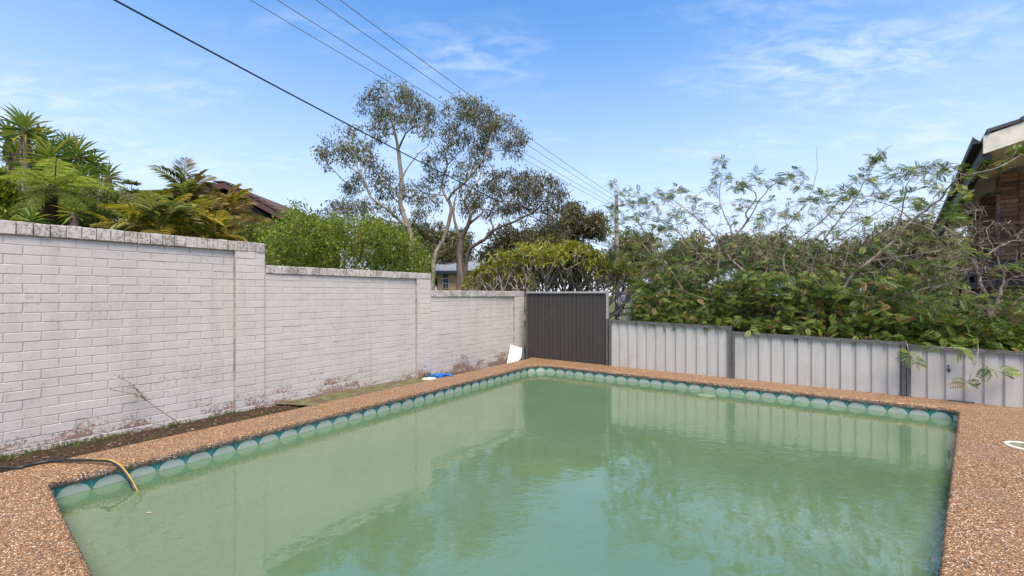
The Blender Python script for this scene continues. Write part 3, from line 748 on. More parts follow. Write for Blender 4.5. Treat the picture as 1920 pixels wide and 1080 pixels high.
# blue dustpan
M_BLUE = plain('blue_plastic', (.02, .14, .50), .35, .15, 12, bmp=0)
bp = gnd(822, 709, -.06); dp = empty('blue_dustpan', bp, 'blue plastic dustpan lying on the mossy path by the coping', 'dustpan')
R_ = Matrix.Rotation(-.5, 4, 'Z'); mb = MB()
def pan(mb, c, R, L, Wd, hgt, th):
    V = []
    for (x, y, z) in ((-L/2, -Wd/2, 0), (L/2, -Wd*.42, 0), (L/2, Wd*.42, 0), (-L/2, Wd/2, 0)): V.append(Vector((x, y, z)))
    outer = [V[0], V[1], V[2], V[3]]; top = [Vector((v.x * 1.05, v.y * 1.05, hgt if i in (1, 2) else hgt * .35)) for i, v in enumerate(V)]
    inn = [Vector((v.x * .97, v.y * .97, th)) for v in V]; tin = [Vector((v.x * 1.01, v.y * 1.01, v.z)) for v in top]
    allv = [R @ v + Vector(c) for v in outer + top + tin + inn]
    f = [(0, 3, 2, 1)]
    for i in range(4):
        j = (i + 1) % 4; f += [(i, j, 4 + j, 4 + i), (4 + i, 4 + j, 8 + j, 8 + i), (8 + i, 8 + j, 12 + j, 12 + i)]
    f.append((12, 13, 14, 15)); mb.add([tuple(v) for v in allv], f)
pan(mb, bp + Vector((0, 0, .03)), R_, .34, .26, .055, .006); mb.build('pan', M_BLUE, dp)
mb = MB(); mb.tube([bp + R_ @ Vector((.17, 0, .07)), bp + R_ @ Vector((.22, 0, .085)), bp + R_ @ Vector((.33, 0, .075))], [.016, .014, .012], 8, cap=True); mb.build('handle', M_BLUE, dp, smooth=True)
wp_ = gnd(808, 712, -.05); wc = MB(); q = wp_ + Vector((-.02, 0, .0)); wc.box(q + Vector((0, 0, .012)), (.26, .10, .022), 0, Matrix.Rotation(-.3, 4, 'Z')); wc.box(q + Vector((.02, 0, .03)), (.14, .08, .016), 0, Matrix.Rotation(-.3, 4, 'Z'))
tag(wc.build('plastic_offcut', M_WHITE), 'flat white plastic scrap lying under the edge of the blue dustpan', 'scrap')
# white board leaning on the wall
M_BOARD = plain('white_board', (.44, .455, .46), .6, .1, 9, bmp=.1)
q0, q1, q2, q3 = (on_wall(953, 690, .40), on_wall(975, 688, .12), on_wall(979, 652, .06), on_wall(956, 645, .10))
q0 = at(950, 682, 9.9); q1 = at(976, 679, 9.95); q2 = at(979, 653, 10.15); q3 = at(957, 646, 10.15)
mb = MB(); nb = ((q1 - q0).cross(q3 - q0)).normalized() * .012
cutb = [q0, q0.lerp(q1, .72), q1.lerp(q2, .28), q2, q3]
V = [tuple(v) for v in cutb] + [tuple(v + nb) for v in cutb]
mb.add(V, [(0, 1, 2, 3, 4), (9, 8, 7, 6, 5)]); mb.P.setdefault((4, 0), []).append(np.array([(i, 5 + i, 5 + (i + 1) % 5, (i + 1) % 5) for i in range(5)]))
board = empty('white_board', q0, 'chipped white board leaning in the corner against the brick wall', 'board'); mb.build('panel', M_BOARD, board)
M_SPOT = plain('dark_chip', (.05, .04, .03), .9, .3, 30, bmp=0)
mb = MB()
for _ in range(15):
    u, v = random.uniform(.05, .85), random.uniform(.1, .9); c = q0.lerp(q1, u).lerp(q3.lerp(q2, u), v) - nb * .15
    if random.random() < .6: u2 = random.uniform(.1, .35); c = q0.lerp(q1, u2).lerp(q3.lerp(q2, u2), v) - nb * .15
    s_ = random.uniform(.008, .022); ex = (q1 - q0).normalized() * s_; ez = (q3 - q0).normalized() * s_ * random.uniform(.6, 1.6)
    mb.add([tuple(c + ex * a + ez * b) for a, b in ((-1, -.6), (.7, -1), (1, .5), (-.2, 1))], [(0, 1, 2, 3)])
tag(mb.build('chips', M_SPOT, board), kind='stuff')
# return fitting under the far water line, floating leaves
rf = empty('floating_cover', gnd(1325, 741, WZ), 'pale round fitting breaking the water near the far waterline tiles', 'pool fitting'); mb = MB()
c = gnd(1325, 741, WZ); 
for k, (r0, z0, r1, z1) in enumerate(((.15, -.02, .14, .004), (.14, .004, .09, .010), (.09, .010, .001, .011))):
    V = [(c.x + r0 * math.cos(a), c.y + r0 * .8 * math.sin(a), c.z + z0) for a in ang] + [(c.x + r1 * math.cos(a), c.y + r1 * .8 * math.sin(a), c.z + z1) for a in ang]
    i = np.arange(48); mb.add(V, np.stack([i, (i + 1) % 48, 48 + (i + 1) % 48, 48 + i], -1))
mb.build('disc', plain('algae_plastic', (.16, .22, .13), .4, .3, 18, bmp=0), rf, smooth=True)
fl = [(1800, 805, 'cream'), (272, 962, 'tan')]
fm = leafmat('fallen_leaf', [(0, (.45, .38, .22)), (1, (.55, .50, .40))], .1)
for x, y, s_ in fl:
    c = gnd(x, y, WZ + .003); mb = MB(); A = unit(np.array([(1., random.uniform(-.6, .6), 0)])); Sd, U = frames(A, np.array([(0., 0, 1)]))
    scatter(mb, *LEAF6, np.array([tuple(c)]), A, Sd, U, np.array([(.045, .02, .02)]))
    lab = {1800: 'small cream leaf floating by the right edge of the pool near its far corner', 272: 'tiny tan leaf floating near the end of the yellow striped hose', 862: 'tiny tan leaf floating in the open water at the bottom centre of the pool', 1466: 'small pale leaf floating in the dark reflection below the corrugated fence'}[x]
    tag(mb.build('floating_leaf', fm), lab, 'leaf')
dl = fence_pt(1778) + FN * .02; dl.z = H - (690 - HY) / F * dl.y; mb = MB(); A = unit(np.array([(.1, .0, -1), (.5, 0, -.8), (-.4, 0, -.7), (.2, .2, .9)])); Sd, U = frames(A, np.tile(np.array(FN), (4, 1)))
scatter(mb, *LEAF6, np.tile(np.array(dl), (4, 1)) , A, Sd, U, np.array([(.07, .03, .04), (.05, .02, .03), (.05, .02, .03), (.05, .02, .03)]))
tag(mb.build('dead_leaf', plain('dead_leaf_brown', (.09, .05, .03), .8, .3, 40, bmp=0)), 'curled dead brown leaf stuck to the pale fence below the shrub', 'leaf')
a = fence_pt(1776) + FN * .05; b = fence_pt(1826) + FN * .05; mb = MB(); c = (a + b) / 2
mb.box((c.x, c.y, .008), ((b - a).length, .03, .014), 0, RF); mb.box((c.x, c.y, .017), ((b - a).length * .96, .012, .006), 0, RF)
tag(mb.build('metal_strip', M_RAIL), 'short dark metal strip on the deck at the foot of the fence', 'strip')

# ------------------------------------------------------------------ house on the right
M_HBRICK = None
def housebrick(name, stops):
    m, nt, b = nmat(name); p = pos(nt); oi = nt.nodes.new('ShaderNodeObjectInfo').outputs['Random']; g = nt.nodes.new('ShaderNodeNewGeometry').outputs['Random Per Island']
    f = math_(nt, 'FRACT', math_(nt, 'ADD', oi, g)); c = ramp(nt, f, stops)
    bl = maprange(nt, nz(nt, p, 16, 4, .6), .56, .66); c = mixc(nt, math_(nt, 'MULTIPLY', bl, .75), c, (.035, .022, .016))
    setc(nt, b, c); b.inputs['Roughness'].default_value = .8; bump(nt, b, nz(nt, p, 60, 4), .3, .005); return m
M_HBRICK = housebrick('blotched_brick', [(0, (0.202, 0.100, 0.054)), (0.4, (0.294, 0.155, 0.086)), (0.7, (0.350, 0.200, 0.119)), (0.85, (0.156, 0.080, 0.049)), (1, (0.092, 0.055, 0.038))])
M_HMORT = plain('dark_mortar', (.05, .04, .034), .9, .2, 20)
M_FASC = plain('peeling_cream_paint', (.62, .58, .49), .6, .14, 7); M_SOFF = plain('cream_soffit', (.78, .66, .54), .7, .08, 2, bmp=0)
M_GUT = plain('charcoal_gutter', (.030, .027, .028), .6, .15, 10, bmp=0); M_RTILE = plain('charcoal_roof_tile', (.06, .058, .062), .7, .25, 12)
M_BLACK = plain('black_stained_timber', (.014, .014, .016), .6, .3, 14); M_TIMB = plain('orange_timber', (.42, .23, .12), .6, .2, 9, stretch=(1, 1, 6))
HD = Vector((.917, 1, 0)).normalized(); HR = Vector((HD.y, -HD.x, 0))       # along the eave (away), and to the right of it
E0 = Vector((7.73, 7.0, 0))
def hw_(a, r, z): return E0 + HD * a + HR * r + Vector((0, 0, z))
RH = Matrix((HR, HD, Vector((0, 0, 1)))).transposed().to_4x4()
house = empty('brick_house', hw_(4, 3, -.26), 'brown brick house with a cream barge board and black balcony at the right', 'house')
SL = math.tan(math.radians(15.5)); ZE = 4.10
def prism(mb, quad, th, mi=0):
    """a slab: four corner points and a thickness vector"""
    q = [Vector(v) for v in quad]; t = Vector(th); V = [tuple(v) for v in q] + [tuple(v + t) for v in q]
    mb.add(V, [(0, 3, 2, 1), (4, 5, 6, 7), (0, 1, 5, 4), (1, 2, 6, 5), (2, 3, 7, 6), (3, 0, 4, 7)], mi)
RL = 4.5
mb = MB(); prism(mb, [hw_(.0, .0, ZE - .295), hw_(0, RL, ZE - .295 + RL * SL), hw_(.035, RL, ZE - .295 + RL * SL), hw_(.035, 0, ZE - .295)], (0, 0, .292)); mb.build('barge_board', M_FASC, house)
mb = MB(); prism(mb, [hw_(.036, .02, ZE - .285), hw_(.036, RL, ZE - .285 + RL * SL), hw_(12.5, RL, ZE - .285 + RL * SL), hw_(12.5, .02, ZE - .285)], (0, 0, .02)); mb.build('soffit', M_SOFF, house)
mb = MB(); prism(mb, [hw_(.04, .03, ZE - .03), hw_(.04, RL, ZE - .03 + RL * SL), hw_(12.5, RL, ZE - .03 + RL * SL), hw_(12.5, .03, ZE - .03)], (0, 0, .03)); mb.build('roof_deck', M_RTILE, house)
mb = MB(); prism(mb, [hw_(.036, -.002, ZE - .29), hw_(12.5, -.002, ZE - .29), hw_(12.5, -.002, ZE - .02), hw_(.036, -.002, ZE - .02)], tuple(HR * .022)); mb.build('eave_fascia', M_GUT, house)
prof_g = [(-.004, -.005), (-.004, -.115), (-.11, -.115), (-.12, -.10), (-.12, .0), (-.105, .006), (-.105, -.095), (-.02, -.1)]
mb = MB(); V = []
for a in (-.02, 12.5):
    for r, z in prof_g: p = hw_(a, r, ZE + z); V.append(tuple(p))
k = len(prof_g); mb.add(V, [(i, i + 1, k + i + 1, k + i) for i in range(k - 1)]); mb.add([V[1], V[2], V[3], V[4]], [(0, 1, 2, 3)]); mb.build('gutter', M_GUT, house)
mb = MB(); prism(mb, [hw_(.04, -.004, ZE - .40), hw_(12.5, -.004, ZE - .40), hw_(12.5, .10, ZE - .40), hw_(.04, .10, ZE - .40)], (0, 0, .095)); mb.build('eave_beam', M_GUT, house)
# barge tiles
mb = MB(); tme = None
mb.box((0, 0, 0), (.40, .26, .055)); mb.box((-.19, -.005, -.02), (.03, .272, .06)); tme = mb.mesh('roof_tile', M_RTILE)
for row in range(4):
    for i in range(11):
        if row and i > 3: continue
        r = .24 + i * .36; p = hw_(.11 + row * .30, r, ZE + .03 + r * SL + .015)
        M = Matrix.Translation(p) @ RH @ Matrix.Rotation(-math.atan(SL) + .06, 4, 'Y')
        link(bpy.data.objects.new('roof_tile', tme), house, M)
# brick columns
HB_V, HB_F = brick_mesh(.230, .076, 41)
hb_me = bm_obj(HB_V, HB_F, 'brick', M_HBRICK)
def column(a, r, w, zt, zb, indiv):
    c = hw_(a + w / 2, r + w / 2, 0); core = MB(); core.box((c.x, c.y, (zt + zb) / 2), (w - .012, w - .012, zt - zb), 0, RH)
    o = core.build('column', M_HMORT, house); j = MB(); z = zt - .086; row = 0
    while z > zb:
        for (face, ax) in ((0, HR), (1, HD)):          # the face toward the viewer (normal -HD) and the left face (normal -HR)
            nrm = -HD if face == 0 else -HR; st = hw_(a, r, 0)
            cuts = [0, .24, w] if (row + face) % 2 else [0, w - .24, w]
            for q0_, q1_ in zip(cuts[:-1], cuts[1:]):
                L = q1_ - q0_ - .010
                X = ax; Yv = -nrm; Zv = Vector((0, 0, 1)); 
                if X.cross(Yv).z < 0: X = -X
                pc = st + ax * ((q0_ + q1_) / 2) + Vector((0, 0, z + .043)) + nrm * (.001 + random.gauss(0, .001))
                M = Matrix.Translation(pc) @ Matrix((X, Yv, Zv)).transposed().to_4x4() @ Matrix.Diagonal((L / .230, 1, 1, 1))
                if indiv and z > 1.0: link(bpy.data.objects.new('brick', hb_me), o, M)
                else:
                    V = HB_V @ np.array(M.to_3x3()).T + np.array(M.translation); j.add(V, HB_F)
        z -= .086; row += 1
    if j.V: tag(j.build('brick_courses', M_HBRICK, o), kind='stuff')
ZS = ZE - .30
column(2.47, .455, .49, ZS + .10, -.26, True); column(5.20, .455, .49, ZS + .10, -.26, True); column(7.95, .455, .49, ZS + .10, -.26, False)
# set-back wall of the house behind the columns
mb = MB(); j = MB(); a0, a1, rr = 1.2, 12.2, 2.3
c = hw_((a0 + a1) / 2, rr + .1, 1.9); mb.box(tuple(c), (.18, a1 - a0, 4.4), 0, RH); mb.build('back_wall', M_HMORT, house)
z = ZS; row = 0
while z > .2:
    a = a0 - (.12 if row % 2 else 0)
    while a < a1 - .2:
        pc = hw_(a + .12, rr + .005, z); X = -HD; M = Matrix.Translation(pc) @ Matrix((-HD, HR, Vector((0, 0, 1)))).transposed().to_4x4()
        j.add(HB_V @ np.array(M.to_3x3()).T + np.array(M.translation), HB_F); a += .24
    z -= .086; row += 1
tag(j.build('brick_courses', M_HBRICK, house), kind='stuff')
# metal bracket on the first column, balcony floor, black railing boards, posts
mb = MB(); pc = hw_(2.46, .36, ZS - .28); mb.box(tuple(pc), (.20, .03, .035), 0, RH); mb.build('bracket', M_GUT, house)
mb = MB(); c = hw_(4.6, 1.5, .98); mb.box(tuple(c), (2.2, 6.0, .06), 0, RH); mb.build('balcony_floor', M_TIMB, house)
mb = MB(); c = hw_(1.52, 1.4, 1.02); mb.box(tuple(c), (2.0, .05, .17), 0, RH); mb.build('balcony_beam', M_TIMB, house)
for z, h in ((2.02, .15), (1.72, .16), (1.40, .14)):
    mb = MB(); c = hw_(4.1, .32, z); mb.box(tuple(c), (.04, 5.2, h), 0, RH); mb.build('railing_board', M_BLACK, house)
    mb = MB(); c = hw_(1.50, 1.36, z); mb.box(tuple(c), (1.95, .04, h), 0, RH); mb.build('railing_board', M_BLACK, house)
for a, r in ((1.53, .36), (4.2, .40), (6.6, .40), (1.56, 1.5)):
    mb = MB(); c = hw_(a, r, 1.5); mb.box(tuple(c), (.09, .09, 1.2), 0, RH); mb.build('railing_post', M_BLACK, house)
mb = MB(); pp = [hw_(6.9, .30, 2.06), hw_(7.5, .28, 2.0), hw_(7.9, .27, 1.86), hw_(8.1, .26, 1.6)]
for p, q in zip(pp[:-1], pp[1:]):
    prism(mb, [p, q, q - Vector((0, 0, .16)), p - Vector((0, 0, .16))], tuple(HR * .04))
mb.build('curved_rail_end', M_BLACK, house)

# ------------------------------------------------------------------ house behind the palms
M_TERRA = plain('maroon_fascia', (.075, .032, .027), .5, .2, 8, bmp=0); M_BTILE = plain('brown_roof_tile', (.085, .05, .036), .8, .35, 6)
M_GBRICK = housebrick('red_brown_brick', [(0, (.20, .085, .05)), (.5, (.27, .13, .08)), (.8, (.33, .18, .12)), (1, (.13, .06, .04))])
h2 = empty('tiled_house', P2 if False else (-13, 19, -.26), 'brown brick house with a tiled gable roof and maroon fascia behind the palms', 'house')
ap = at(424, 343, 18.0); er = at(548, 412, 18.0); el = at(255, 368, 18.0); Bk = Vector((0, 7, 0))
mb = MB(); prism(mb, [ap, er, er + Bk, ap + Bk], (0, 0, -.14)); prism(mb, [el, ap, ap + Bk, el + Bk], (0, 0, -.14)); mb.build('roof', M_BTILE, h2)
mb = MB()
for k in range(9):                                     # barge tiles stepping down the gable
    for A_, B_ in ((ap, er), (ap, el)):
        p = A_.lerp(B_, (k + .1) / 9); q = A_.lerp(B_, (k + 1.05) / 9); prism(mb, [p + Vector((0, -.14, .015)), q + Vector((0, -.14, .07)), q + Vector((0, .3, .07)), p + Vector((0, .3, .015))], (0, 0, .05))
tag(mb.build('barge_tiles', M_BTILE, h2), kind='stuff')
mb = MB()
for A_, B_ in ((ap, er), (ap, el)): prism(mb, [A_ + Vector((0, -.12, -.25)), B_ + Vector((0, -.12, -.25)), B_ + Vector((0, -.12, -.02)), A_ + Vector((0, -.12, -.02))], (0, .04, 0))
mb.build('barge_board', M_TERRA, h2)
mb = MB(); prism(mb, [er + Vector((-1.3, -.06, -.42)), er + Vector((-.02, -.06, -.42)), er + Bk + Vector((-.02, 0, -.42)), er + Bk + Vector((-1.3, 0, -.42))], (0, 0, .05)); mb.build('soffit', M_TERRA, h2)
mb = MB(); V = [tuple(v + Vector((0, .45, -.2))) for v in (el, er + Vector((-.62, 0, -.12)), ap)]
wl = [Vector((el.x + .5, 18.45, -.26)), Vector((er.x - .62, 18.45, -.26)), Vector((er.x - .62, 18.45, er.z - .25)), Vector((ap.x, 18.45, ap.z - .25)), Vector((el.x + .5, 18.45, el.z - .2))]
mb.add([tuple(v) for v in wl] + [tuple(v + Vector((0, 6, 0))) for v in wl], [(0, 1, 2, 3, 4)]); mb.P.setdefault((4, 0), []).append(np.array([(i, 5 + i, 5 + (i + 1) % 5, (i + 1) % 5) for i in range(5)]))
mb.build('wall', M_HMORT, h2)
j = MB(); z = 2.0; row = 0
while z < ap.z - .4:
    u = (z - er.z + .3) / (ap.z - er.z); xr = er.x - .64 if u < 0 else er.x - .64 + (ap.x - er.x + .5) * u; xl = el.x + .6 if z < el.z - .35 else ap.x - .4 - (ap.z - .4 - z) * (ap.x - el.x) / max(.2, ap.z - el.z) * .8
    x = xl + (.12 if row % 2 else 0)
    while x < xr - .2:
        px = CX + (x + .12) / 18.45 * F; py = HY - (z - H) / 18.45 * F
        if not ((468 < px < 500 and 424 < py < 452)): j.add(HB_V + np.array((x + .12, 18.444, z)), HB_F)
        x += .24
    z += .086; row += 1
tag(j.build('brick_courses', M_GBRICK, h2), kind='stuff')
M_PANE = None
def glass(name, c):
    m, nt, b = nmat(name); setc(nt, b, c); b.inputs['Roughness'].default_value = .05; b.inputs['Specular IOR Level'].default_value = .8; return m
M_PANE = glass('window_glass', (.05, .06, .07)); M_WFR = plain('white_frame', (.62, .62, .60), .5, .08, 9, bmp=0)
wa, wb = at(470, 453, 18.43), at(499, 424, 18.43)
mb = MB(); c = (wa + wb) / 2; mb.box(tuple(c), (wb.x - wa.x, .03, wb.z - wa.z)); win = mb.build('window', M_WFR, h2)
for k in range(3):
    mb = MB(); mb.box((wa.x + (wb.x - wa.x) * (k + .5) / 3, 18.41, c.z), ((wb.x - wa.x) / 3 * .72, .02, (wb.z - wa.z) * .84)); mb.build('pane', M_PANE, win)
mb = MB()
for k in range(7): mb.box((wa.x + (wb.x - wa.x) * k / 6, 18.2, wa.z + .15), (.03, .03, .75))
mb.box((c.x, 18.2, wa.z + .54), (wb.x - wa.x + .1, .05, .05)); mb.build('balustrade', M_TERRA, h2)
# second roof, lower left
ra, rb = at(262, 366, 21), at(420, 352, 21)
mb = MB(); prism(mb, [ra + Vector((-9, 0, 0)), rb, rb + Vector((0, -2.2, -1.3)), ra + Vector((-9, -2.2, -1.3))], (0, 0, -.12)); mb.build('rear_roof', M_BTILE, h2)
mb = MB(); mb.tube([ra + Vector((-9, 0, .03)), ra + Vector((0, 0, .03)), rb + Vector((0, 0, .03))], .11, 8); mb.build('ridge_capping', M_BTILE, h2)
# low terracotta tiled roof just above the wall
lr = empty('garden_shed', at(240, 440, 10.5) * 1.0, 'low shed with a terracotta tiled roof half hidden below the palms', 'shed')
M_TTILE = plain('terracotta_tile', (.24, .105, .055), .8, .3, 9)
s0, s1 = at(170, 440, 10.0), at(310, 440, 10.0); e_ = Vector((s0.x, s0.y, 2.55)); ex = Vector((s1.x - s0.x, 0, 0)); ey = Vector((0, 2.2, .72))
mb = MB(); prism(mb, [e_, e_ + ex, e_ + ex + ey, e_ + ey], (0, 0, -.08)); mb.build('roof', M_HMORT, lr)
mb = MB(); mb.box((0, .15, .012), (.215, .30, .02)); mb.box((-.085, .15, .024), (.05, .30, .02)); stm = mb.mesh('roof_tile', M_TTILE)
up = ey.normalized(); nr = Vector((1, 0, 0)).cross(up); MT = Matrix((Vector((1, 0, 0)), up, nr)).transposed().to_4x4()
for i in range(8):
    for k in range(8):
        x = .11 + k * .222
        if x > ex.x: continue
        link(bpy.data.objects.new('roof_tile', stm), lr, Matrix.Translation(e_ + Vector((x, 0, 0)) + up * (i * .28) + nr * .0) @ MT @ Matrix.Rotation(.05, 4, 'X'))
mb = MB(); mb.box(tuple(e_ + ex / 2 + Vector((0, 1.2, -1.5))), (ex.x - .3, 1.9, 2.7)); mb.build('wall', M_GBRICK, lr)

# far pale yellow house between the trunks
h3 = empty('yellow_house', at(900, 560, 27), 'pale yellow house with a blue grey roof seen between the gum trunks', 'house')
M_YEL = plain('yellow_render', (.56, .38, .21), .8, .06, 2, bmp=0); M_BROOF = plain('blue_grey_roof', (.30, .34, .37), .5, .1, 2, bmp=0); M_NAVY = plain('navy_gutter', (.03, .05, .07), .5, .1, 2, bmp=0)
a, b = at(820, 511, 27), at(995, 511, 27); mb = MB(); mb.box(((a.x + b.x) / 2, 30, (a.z - .26) / 2), (b.x - a.x, 6, a.z + .26)); mb.build('wall', M_YEL, h3)
mb = MB(); prism(mb, [Vector((a.x - .3, 26.5, a.z)), Vector((b.x + .3, 26.5, a.z)), Vector((b.x + .3, 30, a.z + 1.0)), Vector((a.x - .3, 30, a.z + 1.0))], (0, 0, .1)); prism(mb, [Vector((a.x - .3, 30, a.z + 1.0)), Vector((b.x + .3, 30, a.z + 1.0)), Vector((b.x + .3, 33.5, a.z)), Vector((a.x - .3, 33.5, a.z))], (0, 0, .1)); mb.build('roof', M_BROOF, h3)
mb = MB(); mb.box(((a.x + b.x) / 2, 26.45, a.z + .0), (b.x - a.x + .7, .12, .16)); mb.build('gutter', M_NAVY, h3)
wa, wb = at(830, 541, 26.95), at(842.5, 512.5, 26.95); c = (wa + wb) / 2; mb = MB(); mb.box(tuple(c), (wb.x - wa.x, .08, wb.z - wa.z)); win = mb.build('window', M_WFR, h3)
for k in range(2):
    for r in range(3):
        mb = MB(); mb.box((wa.x + (wb.x - wa.x) * (.28 + .44 * k), 26.9, wa.z + (wb.z - wa.z) * (.18 + .32 * r)), ((wb.x - wa.x) * .36, .03, (wb.z - wa.z) * .27)); mb.build('pane', M_PANE, win)

# ------------------------------------------------------------------ power pole and lines
M_POLE = barkmat('weathered_pole', [(.3, (.10, .085, .07)), (.6, (.22, .19, .165))], 4); M_CABLE = plain('black_cable', (.012, .014, .013), .5, .1, 5, bmp=0); M_WIRE = plain('aluminium_wire', (.13, .155, .14), .5, .1, 5, bmp=0)
pl = empty('power_pole', at(1158, 560, 28), 'weathered timber power pole rising behind the shrubs where the overhead wires meet', 'power pole')
top = at(1156, 366, 28); mb = MB(); mb.tube([(top.x + .05, 28, -.26), (top.x + .02, 28, 4), tuple(top)], [.16, .14, .12], 10, cap=True); mb.build('pole', M_POLE, pl, smooth=True)
ca = Vector((.82, -.57, 0)); cc = top + Vector((0, 0, -.75)); mb = MB()
RC = Matrix((ca, Vector((.57, .82, 0)), Vector((0, 0, 1)))).transposed().to_4x4(); mb.box(tuple(cc + Vector((-.09, -.12, 0))), (1.3, .1, .1), 0, RC); mb.build('crossarm', M_POLE, pl)
ins = []
for k in range(4):
    p = cc + Vector((-.09, -.12, .05)) + ca * (-.57 + .38 * k); mb = MB(); mb.tube([p, p + Vector((0, 0, .07)), p + Vector((0, 0, .14))], [.035, .05, .03], 8, cap=True); mb.build('insulator', M_WHITE, pl); ins.append(p + Vector((0, 0, .14)))
for k, (px, lab) in enumerate(((470, 'thin overhead wire running lowest of the four to the power pole'), (520, 'thin overhead wire, second lowest of the four above the gum trees'), (593, 'thin overhead wire, second highest of the four above the gum trees'), (638, 'thin overhead wire running highest of the four to the power pole'))):
    b = ins[k]; a = at(px, 0, 11.0); d = a - b; far = b + d * 2.6; mb = MB(); pts = []
    for i in range(41):
        u = i / 40; p = far.lerp(b, u); p.z -= .9 * 4 * u * (1 - u) - .0; pts.append(p)
    # keep the sag from lowering the point above the frame edge
    u0 = 1 - 1 / 2.6; sag = .9 * 4 * u0 * (1 - u0)
    for i, p in enumerate(pts): p.z += sag * (1 - i / 40) / (1 - u0)
    mb.tube(pts, .011, 5); tag(mb.build('power_line', M_WIRE), lab, 'power line', 'bare overhead wires to the power pole')
b = at(1158, 469, 27.9); a = at(215, 0, 5.0); m_ = at(580, 198.5, 9.0); mb = MB(); d = a - b; far = a + d * .35; pts = []
for i in range(61):
    u = i / 60; p = far.lerp(b, u); p.z -= .62 * 4 * u * (1 - u); pts.append(p)
u0 = .35 / 1.35; sag = .62 * 4 * u0 * (1 - u0)
for i, p in enumerate(pts): p.z += sag * (1 - i / 60) / (1 - u0)
mb.tube(pts, .0125, 6); tag(mb.build('service_cable', M_CABLE), 'thick black overhead cable crossing the sky down to the power pole', 'cable')

# ------------------------------------------------------------------ gum trees
def zc(x, y): return 580 + x / 2.919, 130 + y / 2.919
M_GUMB = barkmat('pale_gum_bark', [(0.3, (0.115, 0.094, 0.079)), (0.48, (0.216, 0.187, 0.158)), (0.6, (0.317, 0.281, 0.245)), (0.75, (0.374, 0.346, 0.310))], 3.0, (1, 1, .3))
M_GUMD = barkmat('dark_gum_bark', [(.3, (.045, .035, .03)), (.5, (.10, .078, .062)), (.68, (.19, .15, .125)), (.8, (.30, .25, .21))], 3.0, (1, 1, .3))
M_GUML = leafmat('gum_leaf', [(0, (0.052, 0.063, 0.025)), (0.35, (0.091, 0.102, 0.036)), (0.65, (0.144, 0.146, 0.055)), (0.85, (0.190, 0.179, 0.074)), (0.95, (0.227, 0.174, 0.084)), (1, (0.167, 0.182, 0.091))], .22, .4, .45)
M_GUML2 = leafmat('olive_leaf', [(0, (0.048, 0.050, 0.020)), (0.4, (0.086, 0.084, 0.034)), (0.75, (0.140, 0.120, 0.048)), (1, (0.196, 0.155, 0.069))], .25, .45, .4)
def gum(name, label, limbs, clumps, Y, spread, lm, bm, llen=.19, dens=1.0, r0=.2, twigs=1.0, cat='tree', seed=0, trunk_extra=()):
    base = at(limbs[0][0][0][0], limbs[0][0][0][1], Y); base.z = -.26
    t = empty(name, base, label, cat); sk_ = Skel()
    for li, (pts, ra, rb) in enumerate(limbs):
        q = []
        for i, pt in enumerate(pts): dy = pt[2] if len(pt) > 2 else 0.0; q.append(at(pt[0], pt[1], Y + dy))
        if li == 0: q = [Vector((q[0].x, q[0].y, -.26))] + q
        sk_.limb(q, ra * .72, rb * .7, 9 if ra > .08 else 6, .01)
    L = MB(); order = sorted(clumps, key=lambda c: -c[1]); PP, AA = [], []
    for (cx, cy, rx, ry) in order:
        dz = rng.uniform(-1, 1) * spread; c = at(cx, cy, Y + dz); ax, az = rx / F * Y, ry / F * Y; ay = (ax + az) / 2
        sk_.reach(c - Vector((0, 0, az * .3)), .018, 5, .16, .075, 1.6, 5)
        ax *= 1.30; az *= 1.18; ay *= 1.25; nt_ = max(6, int((ax * az) * 46 * twigs))
        for _ in range(nt_):
            d = rng.normal(size=3); d /= np.linalg.norm(d); rr = rng.uniform(.25, 1.0) ** .5 * (1.0 if rng.random() < .85 else rng.uniform(1, 1.3))
            tip = np.array(c) + d * np.array((ax, ay, az)) * rr
            p = sk_.reach(tip, .004, 3, .22, .014, .8, 3, add=rng.random() < .35)
            nl = int(rng.integers(15, 40) * dens)
            cl_ = p[-1] + rng.normal(size=(nl, 3)) * np.array((.16, .16, .13)) * (Y / 22) ; cl_[:, 2] -= .05 + abs(rng.normal(size=nl)) * .12
            PP.append(cl_)
    P = np.concatenate(PP); A = rng.normal(size=P.shape) * .55; A[:, 2] -= .75; A = unit(A); Sd, U = frames(A, rng.normal(size=P.shape))
    ln = rng.uniform(.7, 1.25, len(P)) * llen * (Y / 22)
    scatter(L, *LEAF, P, A, Sd, U, np.stack([ln, ln * rng.uniform(.20, .30, len(P)), ln * .4], 1))
    sk_.mb.build('trunk', bm, t, smooth=True); L.build('crown', lm, t); return t
Z = lambda l: [(*zc(x, y), *( (d,) if d is not None else ())) for x, y, d in [(q + (None,))[:3] for q in l]]
C = lambda l: [(*zc(x, y), rx / 2.919, ry / 2.919) for x, y, rx, ry in l]
